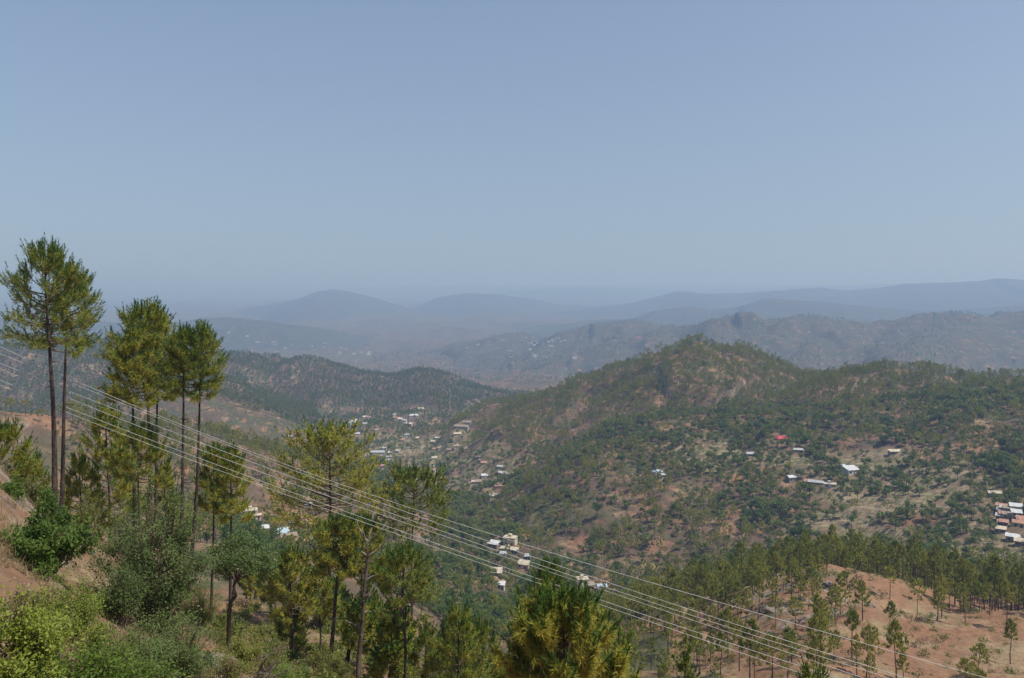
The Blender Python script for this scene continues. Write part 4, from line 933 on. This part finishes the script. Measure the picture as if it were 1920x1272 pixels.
for px, py in ((648, 794), (655, 798), (662, 794), (669, 793), (672, 799), (679, 797), (684, 802), (690, 789), (697, 789), (684, 787), (744, 786), (750, 792), (757, 797), (764, 799), (768, 802), (740, 781)):
    hs('tiny pale house in the far hamlet under the wooded hill', px, py, 1150, rr.uniform(8, 13), 7, rr.uniform(3.5, 6), rr.uniform(-.4, .4), rr.choice(['white', 'cream', 'pink', 'white']), rr.choice(['metal', 'slab', 'white', 'rust']), rr.choice(['shed', 'gable', 'slab']), 1, FV)
for i in range(30):
    px = rr.choice([rr.uniform(985, 1060), rr.uniform(985, 1020), rr.uniform(860, 1080)]); py = 640 + rr.uniform(-3, 9) + (abs(px - 1000) * 0.05 if px < 985 else 0) + (rr.uniform(0, 40) if rr.random() < .25 else 0)
    hs('speck of a white building on the distant brown ridge', px, py, 2600, rr.uniform(12, 34), 10, rr.uniform(5, 12), rr.uniform(-.3, .3), 'white', rr.choice(['white', 'metal']), 'slab', 2, 'white buildings on the distant ridge')
for i in range(22):
    px = rr.uniform(385, 700); py = 612 + (px - 385) * 0.16 + rr.uniform(0, 22)
    hs('speck of a white house on the hazy blue hillside', px, py, 3500, rr.uniform(14, 30), 12, rr.uniform(6, 10), rr.uniform(-.3, .3), 'white', 'white', 'slab', 1, 'white houses on the hazy hillside')
for i in range(26):
    px = rr.uniform(640, 960); py = np.interp(px, [640, 760, 960], [835, 835, 905]) + rr.uniform(-28, 45)
    hs('small pale farmhouse scattered among the valley orchards', px, py, 600, rr.uniform(6, 11), 5.5, rr.uniform(3, 4.5), rr.uniform(-.5, .5), rr.choice(['white', 'cream', 'pink', 'mud', 'grey']), rr.choice(['metal', 'slab', 'slate', 'rust', 'white']), rr.choice(['shed', 'gable', 'slab']), 1, 'scattered valley farmhouses')
for i in range(10):
    px = rr.uniform(1868, 1922); py = 955 + (px - 1868) * 0.45 + rr.uniform(-6, 30)
    hs('brown or grey roofed house packed into the right edge village', px, py, 350, rr.uniform(5, 8), 5, rr.uniform(2.8, 4.2), rr.uniform(-.7, -.35), rr.choice(['mud', 'pink', 'stone', 'cream']), rr.choice(['slate', 'rust', 'slab', 'metal']), 'shed', 1, 'houses packed into the right edge village')
for i in range(6):
    px = rr.uniform(515, 600); py = rr.uniform(975, 1026)
    hs('small rusty roofed house packed into the left village', px, py, 380, rr.uniform(4, 6.5), 4.5, rr.uniform(2.6, 3.4), rr.uniform(-.2, .8), rr.choice(['mud', 'pink', 'stone']), rr.choice(['slate', 'rust', 'slab', 'tile']), 'shed', 1, 'houses packed into the left village')
hpos = hits([(h[1], h[2], h[3]) for h in HOUSE])
_cache = {}
def house(h, pos):
    label, px, py, dmin, w, dp, hh, rz, wall, roof, typ, st, group = h
    k_ = 0.72 if px > 1860 else 0.84; w, dp, hh = w * k_, dp * k_, hh * .88
    far = pos[1] > 2300
    fr = [gz(pos[0] + a * w * .4, pos[1] - dp * .5) for a in (-1, 0, 1)]
    t = empty('house' if not far else 'distant_house', (pos[0], pos[1], (min(fr) + 0.25) if not far else pos[2]), rz); tag(t, label, 'house', group)
    x, y = w / 2, dp / 2
    g = G(); g.box(-x, x, -y, y, -2.5, hh)
    if typ in ('gable', 'hip') and not far:
        rise = dp * 0.24; g.poly([(-x, -y, hh), (-x, y, hh), (-x, 0, hh + rise), (x, -y, hh), (x, y, hh), (x, 0, hh + rise)], [(0, 2, 1), (3, 4, 5)] if typ == 'gable' else [])if typ == 'gable' else None
    g.build('wall', wallm(wall), t)
    rm = roofm(roof); o = 0.45; th = 0.14
    def slab(V4, name='roof', mat=rm, th=th):
        b = G(); V = [np.array(v, float) for v in V4]; V = V + [v - np.array([0, 0, th]) for v in V]
        b.poly(V, [(0, 1, 2, 3), (7, 6, 5, 4), (0, 4, 5, 1), (1, 5, 6, 2), (2, 6, 7, 3), (3, 7, 4, 0)]); return b.build(name, mat, t)
    X, Y = x + o, y + o
    if typ == 'slab': 
        b = G(); b.box(-X, X, -Y, Y, hh + 0.003, hh + 0.22); b.build('roof', rm, t)
        if not far:
            b = G(); b.box(-x * .35, x * .2, -y * .2, y * .5, hh + 0.223, hh + 1.9); b.build('stair_head', wallm(wall), t)
    elif typ == 'shed': slab([(-X, -Y, hh + 0.16), (X, -Y, hh + 0.16), (X, Y, hh + 0.16 + dp * 0.26), (-X, Y, hh + 0.16 + dp * 0.26)])
    elif typ == 'gable':
        rise = dp * 0.24; e = rise * o / y
        slab([(-X, -Y, hh - e + .16), (X, -Y, hh - e + .16), (X, 0, hh + rise + .16), (-X, 0, hh + rise + .16)], 'roof_slope')
        slab([(X, Y, hh - e + .16), (-X, Y, hh - e + .16), (-X, 0, hh + rise + .164), (X, 0, hh + rise + .164)], 'roof_slope')
    else:
        b = G(); r = x - y * 0.7; zt = hh + dp * 0.30
        b.poly([(-X, -Y, hh), (X, -Y, hh), (X, Y, hh), (-X, Y, hh), (-r, 0, zt), (r, 0, zt)], [(0, 1, 5, 4), (1, 2, 5), (2, 3, 4, 5), (3, 0, 4), (3, 2, 1, 0)]); b.build('roof', rm, t)
    if typ == 'shed':
        b = G(); b.poly([(-x, -y, hh), (-x, y, hh), (-x, y, hh + dp * .26), (x, -y, hh), (x, y, hh), (x, y, hh + dp * .26)], [(0, 2, 1), (3, 4, 5), (1, 2, 5, 4)]); b.build('gable_wall', wallm(wall), t)
    if far: return
    n = max(2, int(w / 3.2))
    for s in range(st):
        zb = hh * s / st
        for i in range(n):
            cx = -x + w * (i + .5) / n
            if s == 0 and i == n // 2:
                b = G(); b.box(cx - .55, cx + .55, -y - .05, -y + .1, zb + .05, zb + min(2.1, hh / st - .4)); b.build('door', M_DOOR, t); continue
            zc = zb + hh / st * .55; ww, wh = min(.75, w / n * .36), min(.65, hh / st * .26)
            b = G(); b.box(cx - ww - .1, cx + ww + .1, -y - .04, -y + .1, zc - wh - .1, zc + wh + .1); f = b.build('window', wallm('white' if wall != 'white' else 'grey'), t)
            b = G(); b.box(cx - ww, cx + ww, -y - .07, -y + .1, zc - wh, zc + wh); b.build('pane', M_PANE, f)
for h, p_ in zip(HOUSE, hpos): house(h, p_)
print('houses', len(HOUSE), round(time.time() - T0, 1))
# ------------------------------------------------------------------ trees on the slopes
r = np.random.default_rng(77)
def jitter_grid(y0, y1, p0, p1, s):
    """points about s metres apart between two depths and two picture columns"""
    xs0, xs1 = min((p0 - CX) / F * y0, (p0 - CX) / F * y1), max((p1 - CX) / F * y0, (p1 - CX) / F * y1)
    gx_, gy_ = np.meshgrid(np.arange(xs0, xs1, s), np.arange(y0, y1, s))
    x = (gx_ + r.uniform(-.48, .48, gx_.shape) * s).ravel(); y = (gy_ + r.uniform(-.48, .48, gx_.shape) * s).ravel()
    px = CX + F * x / np.maximum(y, 1); k = (px > p0) & (px < p1) & (y > y0)
    return x[k], y[k]
pine, broad = [], []                                  # rows: x, y, z, scale
def crest_d(px): return np.interp(px, [1150, 1250, 1340, 1420, 1520, 1700, 1900, 2100], [275, 266, 250, 238, 242, 232, 192, 186])
def put(lst, x, y, z, s, k): lst.append(np.stack([x[k], y[k], z[k], s[k]], -1))
def blob(px, py, cx, cy, rx, ry): return ((px - cx) / rx) ** 2 + ((py - cy) / ry) ** 2 < 1
# the red earth spur and the gully to its left
x, y = jitter_grid(120, 335, 1130, 2080, 4.3); z, lay, near, tm, _ = heights(x, y, True); px = CX + F * x / y; py = HZ - F * z / y
n1 = fbm(x / 22, y / 22, 61, 3); cd = crest_d(px)
dens = np.where(y > cd + 4, 0.62 + 0.4 * n1, 0.30)
dens = np.where((y <= cd + 4) & (px < 1400), np.where(py < 1190, 0.62, 0.28), dens)
dens = np.where((y <= cd + 4) & (px > 1390) & (px < 1660), 0.30 + 0.5 * n1, dens)
dens = np.where((y <= cd + 4) & (px >= 1660), 0.06, dens)
dens = np.where((y <= cd + 4) & (y > cd - 12) & (px > 1440), 0.16, dens)
k = (r.random(len(x)) < dens)
s = np.where(y > cd + 4, r.uniform(0.65, 1.2, len(x)), r.uniform(0.45, 0.95, len(x)))
put(pine, x, y, z, s, k)
# slopes from the valley up to the pine hill
x, y = jitter_grid(300, 1260, -120, 2060, 5.4); z, lay, near, tm, _ = heights(x, y, True); px = CX + F * x / y; py = HZ - F * z / y
n1 = fbm(x / 55, y / 55, 62, 3); n2 = fbm(x / 30, y / 30, 63, 2); u = r.random(len(x))
on = ~((px > 1130) & (y < 335))
pd = np.zeros(len(x)); bd = np.zeros(len(x))
h1 = lay == 1
pd = np.where(h1, 0.80 + 1.1 * n1, pd)
sp = h1 & blob(px, py, 1120, 820, 170, 75); pd = np.where(sp, 0.58 + 1.1 * n1, pd)
pd = np.where(h1 & (px > 1430) & (py < 830), 0.92 + 0.4 * n1, pd)
pd = np.where(h1 & (near < 25), np.maximum(pd, 0.65), pd)
h2 = lay == 2
pd = np.where(h2, 0.34 + 0.9 * n1, pd); pd = np.where(h2 & (near < 22), 0.7, pd)
pd = np.where(h2 & blob(px, py, 40, 815, 110, 45), 0.06, pd)
v = lay == 0
bd = np.where(v, 0.66 + 1.5 * n1, bd); pd = np.where(v, 0.24 - 0.45 * n1, pd)
w = v & (px > 980) & (px < 1340) & (py > 880) & (py < 1060); bd = np.where(w, 0.40 + 1.2 * n1, bd); pd = np.where(w, 0.38 + 0.8 * n2, pd)
w = v & (px < 420) & (y < 460); pd = np.where(w, 0.45, pd); bd = np.where(w, 0.15, bd)
w = h1 & (py > 835); bd = np.where(w, 0.45 + 0.8 * n1, bd); pd = np.where(w, pd * 0.45, pd)
bd = np.where(tm > 0.3, 0.46 + 1.3 * n1, bd); pd = np.where(tm > 0.3, 0.03, pd)
bd = np.where((tm > 0.3) & (px < 1000), 0.34 + 0.4 * n2, bd)
for cx, cy, rx, ry in ((1130, 975, 70, 26), (1560, 1000, 45, 20), (1560, 945, 40, 14), (770, 855, 40, 9), (560, 925, 30, 14), (1650, 1000, 40, 16)):
    b = blob(px, py, cx, cy, rx, ry); pd = np.where(b, 0.03, pd); bd = np.where(b, 0.04, bd)
kp = on & (u < pd); kb = on & ~kp & (r.random(len(x)) < bd)
put(pine, x, y, z, r.uniform(0.5, 1.0, len(x)) * (1 + 0.35 * n2), kp)
put(broad, x, y, z, np.where(tm > .3, r.uniform(0.55, 1.3, len(x)), r.uniform(0.6, 1.4, len(x)) * (1 + 0.5 * n2)) * np.where((px < 1000) & (tm > .3), 0.8, 1), kb)
# low scrub between them
k = on & ~kp & ~kb & (r.random(len(x)) < 0.55) & (tm < .3)
put(broad, x + r.normal(0, 1.5, len(x)), y, z, r.uniform(0.16, 0.36, len(x)), k)
# the wooded hill behind
x, y = jitter_grid(1240, 2120, -120, 1120, 7.6); z, lay, near, tm, _ = heights(x, y, True); px = CX + F * x / y; py = HZ - F * z / y
n1 = fbm(x / 120, y / 120, 64, 3); u = r.random(len(x))
pd = np.where(lay == 3, 0.85 + 0.8 * n1, np.where(lay == 1, 0.7, 0.12)); pd = np.where((lay == 3) & (near < 45), 0.85, pd)
bd = np.where(lay == 0, 0.5 + 0.5 * n1, 0.08)
for cx, cy, rx, ry in ((790, 772, 32, 14), (610, 770, 16, 20), (480, 718, 14, 14), (660, 770, 24, 8)):
    b = blob(px, py, cx, cy, rx, ry); pd = np.where(b, 0.08, pd)
kp = u < pd; put(pine, x, y, z, r.uniform(0.7, 1.05, len(x)), kp); put(broad, x, y, z, r.uniform(0.7, 1.2, len(x)), ~kp & (r.random(len(x)) < bd))
# trees along the distant brown ridge
x, y = jitter_grid(2500, 5300, 700, 2080, 17); z, lay, near, tm, _ = heights(x, y, True); px = CX + F * x / y
n1 = fbm(x / 260, y / 260, 65, 3)
pd = np.where(lay == 4, 0.20 + 0.7 * n1 - 0.10 * (px > 1300), 0.2); pd = np.where((lay == 4) & (near < 60), 0.42 + 0.5 * n1, pd)
put(pine, x, y, z, r.uniform(0.6, 1.1, len(x)), r.random(len(x)) < pd)
pine = np.concatenate(pine); broad = np.concatenate(broad)
def clear_of_houses(a):
    k = np.ones(len(a), bool); px = CX + F * a[:, 0] / a[:, 1]; py_top = HZ - F * (a[:, 2] + a[:, 3] * 8) / a[:, 1]
    for h, p_ in zip(HOUSE, hpos):
        wpx = h[4] * F / p_[1] * 0.5 + 0.6 * F / p_[1]
        k &= ~((np.abs(px - h[1]) < wpx) & (a[:, 1] > p_[1] - (60 if h[12] == LV else 20)) & (a[:, 1] < p_[1] + 7) & (py_top < h[2] - 1))
    return k
pine = pine[clear_of_houses(pine)]; broad = broad[clear_of_houses(broad)]
pine = pine[visible(pine[:, 0], pine[:, 1], pine[:, 2] + pine[:, 3] * 12)]; broad = broad[visible(broad[:, 0], broad[:, 1], broad[:, 2] + broad[:, 3] * 7)]
print('pines', len(pine), 'broadleaf', len(broad), round(time.time() - T0, 1))

# prototypes
def proto_things(maker, seeds, name, cat, mats):
    out = []
    for s in seeds:
        gt, gn = maker(s); t = empty(name); t['category'] = cat
        gt.build('trunk', M_TRUNK_FAR, t, True); gn.build('crown', mats, t); out.append(t)
    return out
def stuff_collection(name, makers, mats):
    col_ = bpy.data.collections.new(name)                       # not linked to the scene: only instanced
    for i, (gt, gn) in enumerate(makers):
        V1, T1, M1 = gt.arrays(); V2, T2, M2 = gn.arrays()
        me = make_mesh(name, np.concatenate([V1, V2]), np.concatenate([T1, T2 + len(V1)]), [M_TRUNK_FAR] + mats, np.concatenate([M1 * 0, M2 + 1]))
        col_.objects.link(bpy.data.objects.new('%s_%02d' % (name, i), me))
    return col_
def scatter(name, label, pts, col_, nvar):
    me = bpy.data.meshes.new(name); n = len(pts); me.vertices.add(n); me.vertices.foreach_set('co', pts[:, :3].astype(np.float32).ravel())
    for nm, ty, arr in (('tree_scale', 'FLOAT', pts[:, 3]), ('tree_turn', 'FLOAT', r.uniform(0, 6.28, n)), ('tree_kind', 'INT', r.integers(0, nvar, n))):
        a = me.attributes.new(nm, ty, 'POINT'); a.data.foreach_set('value', arr.astype(np.int32 if ty == 'INT' else np.float32))
    o = link(name, me); tag(o, label, None, None, 'stuff')
    ng = bpy.data.node_groups.new(name, 'GeometryNodeTree')
    ng.interface.new_socket('Geometry', in_out='INPUT', socket_type='NodeSocketGeometry'); ng.interface.new_socket('Geometry', in_out='OUTPUT', socket_type='NodeSocketGeometry')
    N = ng.nodes; L = ng.links
    gi, go = N.new('NodeGroupInput'), N.new('NodeGroupOutput')
    ip = N.new('GeometryNodeInstanceOnPoints'); ci = N.new('GeometryNodeCollectionInfo')
    ci.inputs['Collection'].default_value = col_; ci.inputs['Separate Children'].default_value = True; ci.inputs['Reset Children'].default_value = True
    def na(nm, ty): a = N.new('GeometryNodeInputNamedAttribute'); a.data_type = ty; a.inputs['Name'].default_value = nm; return a.outputs['Attribute']
    cx = N.new('ShaderNodeCombineXYZ'); L.new(na('tree_turn', 'FLOAT'), cx.inputs['Z'])
    ip.inputs['Pick Instance'].default_value = True
    L.new(gi.outputs[0], ip.inputs['Points']); L.new(ci.outputs[0], ip.inputs['Instance']); L.new(na('tree_kind', 'INT'), ip.inputs['Instance Index'])
    L.new(cx.outputs[0], ip.inputs['Rotation']); L.new(na('tree_scale', 'FLOAT'), ip.inputs['Scale']); L.new(ip.outputs[0], go.inputs[0])
    md = o.modifiers.new('trees', 'NODES'); md.node_group = ng
    return o
# the 300 pines and the 300 leafy trees that show largest are things of their own
ix = np.argsort(-pine[:, 3] / pine[:, 1]); pine = pine[ix]
ppx = CX + F * pine[:, 0] / pine[:, 1]; inview = (ppx > -15) & (ppx < 1935) & (HZ - F * (pine[:, 2] + 12 * pine[:, 3]) / pine[:, 1] < 1268)
own = np.zeros(len(pine), bool); own[np.where(inview)[0][:255]] = True
protos = proto_things(lambda s: slope_pine(s, 0), range(100, 112), 'slope_pine', 'pine tree', [M_PINE_MID, M_PINE_MID2])
usedp = set()
def place(protos, used, i, a, label, group):
    t = protos[i % len(protos)]; loc = (a[0], a[1], a[2] - 0.15); rz = float(r.uniform(0, 6.28))
    if i % len(protos) not in used:
        used.add(i % len(protos)); t.location = loc; t.rotation_euler = (0, 0, rz); t.scale = (a[3],) * 3; t['label'] = label; t['group'] = group
    else: copy_tree(t, loc, rz, float(a[3]), label, group)
for i, a in enumerate(pine[own]):
    px = CX + F * a[0] / a[1]
    if px > 1150 and a[1] < 340:
        cdv = float(crest_d(px))
        if a[1] > cdv + 4: lg = ('tall slender pine in the dense belt behind the red earth crest', 'pines behind the red earth crest')
        elif px >= 1660: lg = ('lone pine standing on the open red earth slope', 'lone pines on the open red slope')
        elif px < 1400: lg = ('pine on the shaded flank left of the red earth spur', 'pines on the flank of the red spur')
        else: lg = ('small pine scattered over the face of the red earth spur', 'pines on the face of the red spur')
    elif px < 700: lg = ('pine on the slope below the near trees by the left village', 'pines above the left village')
    else: lg = ('pine on the valley slopes around the middle village', 'pines on the valley slopes')
    place(protos, usedp, i, a, *lg)
rest = pine[~own]
c1 = stuff_collection('hill_pines', [slope_pine(s, 1) for s in range(200, 210)], [M_PINE_MID, M_PINE_MID2])
c2 = stuff_collection('distant_pines', [slope_pine(s, 2) for s in range(300, 306)], [M_PINE_FAR])
scatter('pine_forest', 'pine forest covering the hills across the valley', rest[rest[:, 1] < 1250], c1, 10)
scatter('distant_forest', 'distant pine woods on the hazy hills', rest[rest[:, 1] >= 1250], c2, 6)
ix = np.argsort(-broad[:, 3] / broad[:, 1]); broad = broad[ix]
bpx = CX + F * broad[:, 0] / broad[:, 1]; inview = (bpx > -10) & (bpx < 1930)
ownb = np.zeros(len(broad), bool); ownb[np.where(inview)[0][:290]] = True
pb = proto_things(lambda s: broad_tree(s, 0), range(400, 407), 'leafy_tree', 'tree', [M_BROAD]); usedb = set()
for i, a in enumerate(broad[ownb]):
    px = CX + F * a[0] / a[1]; py = HZ - F * a[2] / a[1]
    if px > 1350: lg = ('dark green leafy tree among the terraced fields', 'leafy trees among the terraces')
    elif px > 800: lg = ('dark green leafy tree around the middle village', 'leafy trees around the middle village')
    else: lg = ('dark green leafy tree around the left village', 'leafy trees around the left village')
    place(pb, usedb, i, a, *lg)
c3 = stuff_collection('leafy_trees', [broad_tree(s, 1) for s in range(500, 508)], [M_BROAD_FAR])
c4 = stuff_collection('distant_leafy_trees', [broad_tree(s, 2) for s in range(600, 604)], [M_BROAD_FAR])
restb = broad[~ownb]
scatter('orchard_trees', 'leafy trees and scrub filling the valley', restb[restb[:, 1] < 1000], c3, 8)
scatter('distant_leafy_woods', 'leafy trees of the far valley', restb[restb[:, 1] >= 1000], c4, 4)
x, y = jitter_grid(115, 262, 1240, 2080, 2.6); z, lay, near, tm, _ = heights(x, y, True); n1 = fbm(x / 14, y / 14, 71, 3)
k = (y < crest_d(CX + F * x / y) + 3) & (r.random(len(x)) < 0.30 + 0.7 * n1)
def tuft(seed, mi):
    q = np.random.default_rng(seed); gt, gn = G(), G(); gt.tube([[0, 0, -.2], [0.1, 0, .5], [.2, .1, .9]], [.08, .05, .02], 3)
    leaf_clumps(gn, q, q.normal(0, 1, (26, 3)) * [.8, .8, .35] + [0, 0, .5], 3, 0.6, 0.25, mi, 0.6, 0.35); return gt, gn
c5 = stuff_collection('spur_scrub', [tuft(700 + i, i % 3) for i in range(9)], [SH['olive'], SH['dry'], SH['deep']])
scatter('dry_scrub', 'dry tufts and low scrub on the red earth spur', np.stack([x, y, z, r.uniform(0.3, 1.0, len(x))], -1)[k], c5, 9)
print('forest', round(time.time() - T0, 1))
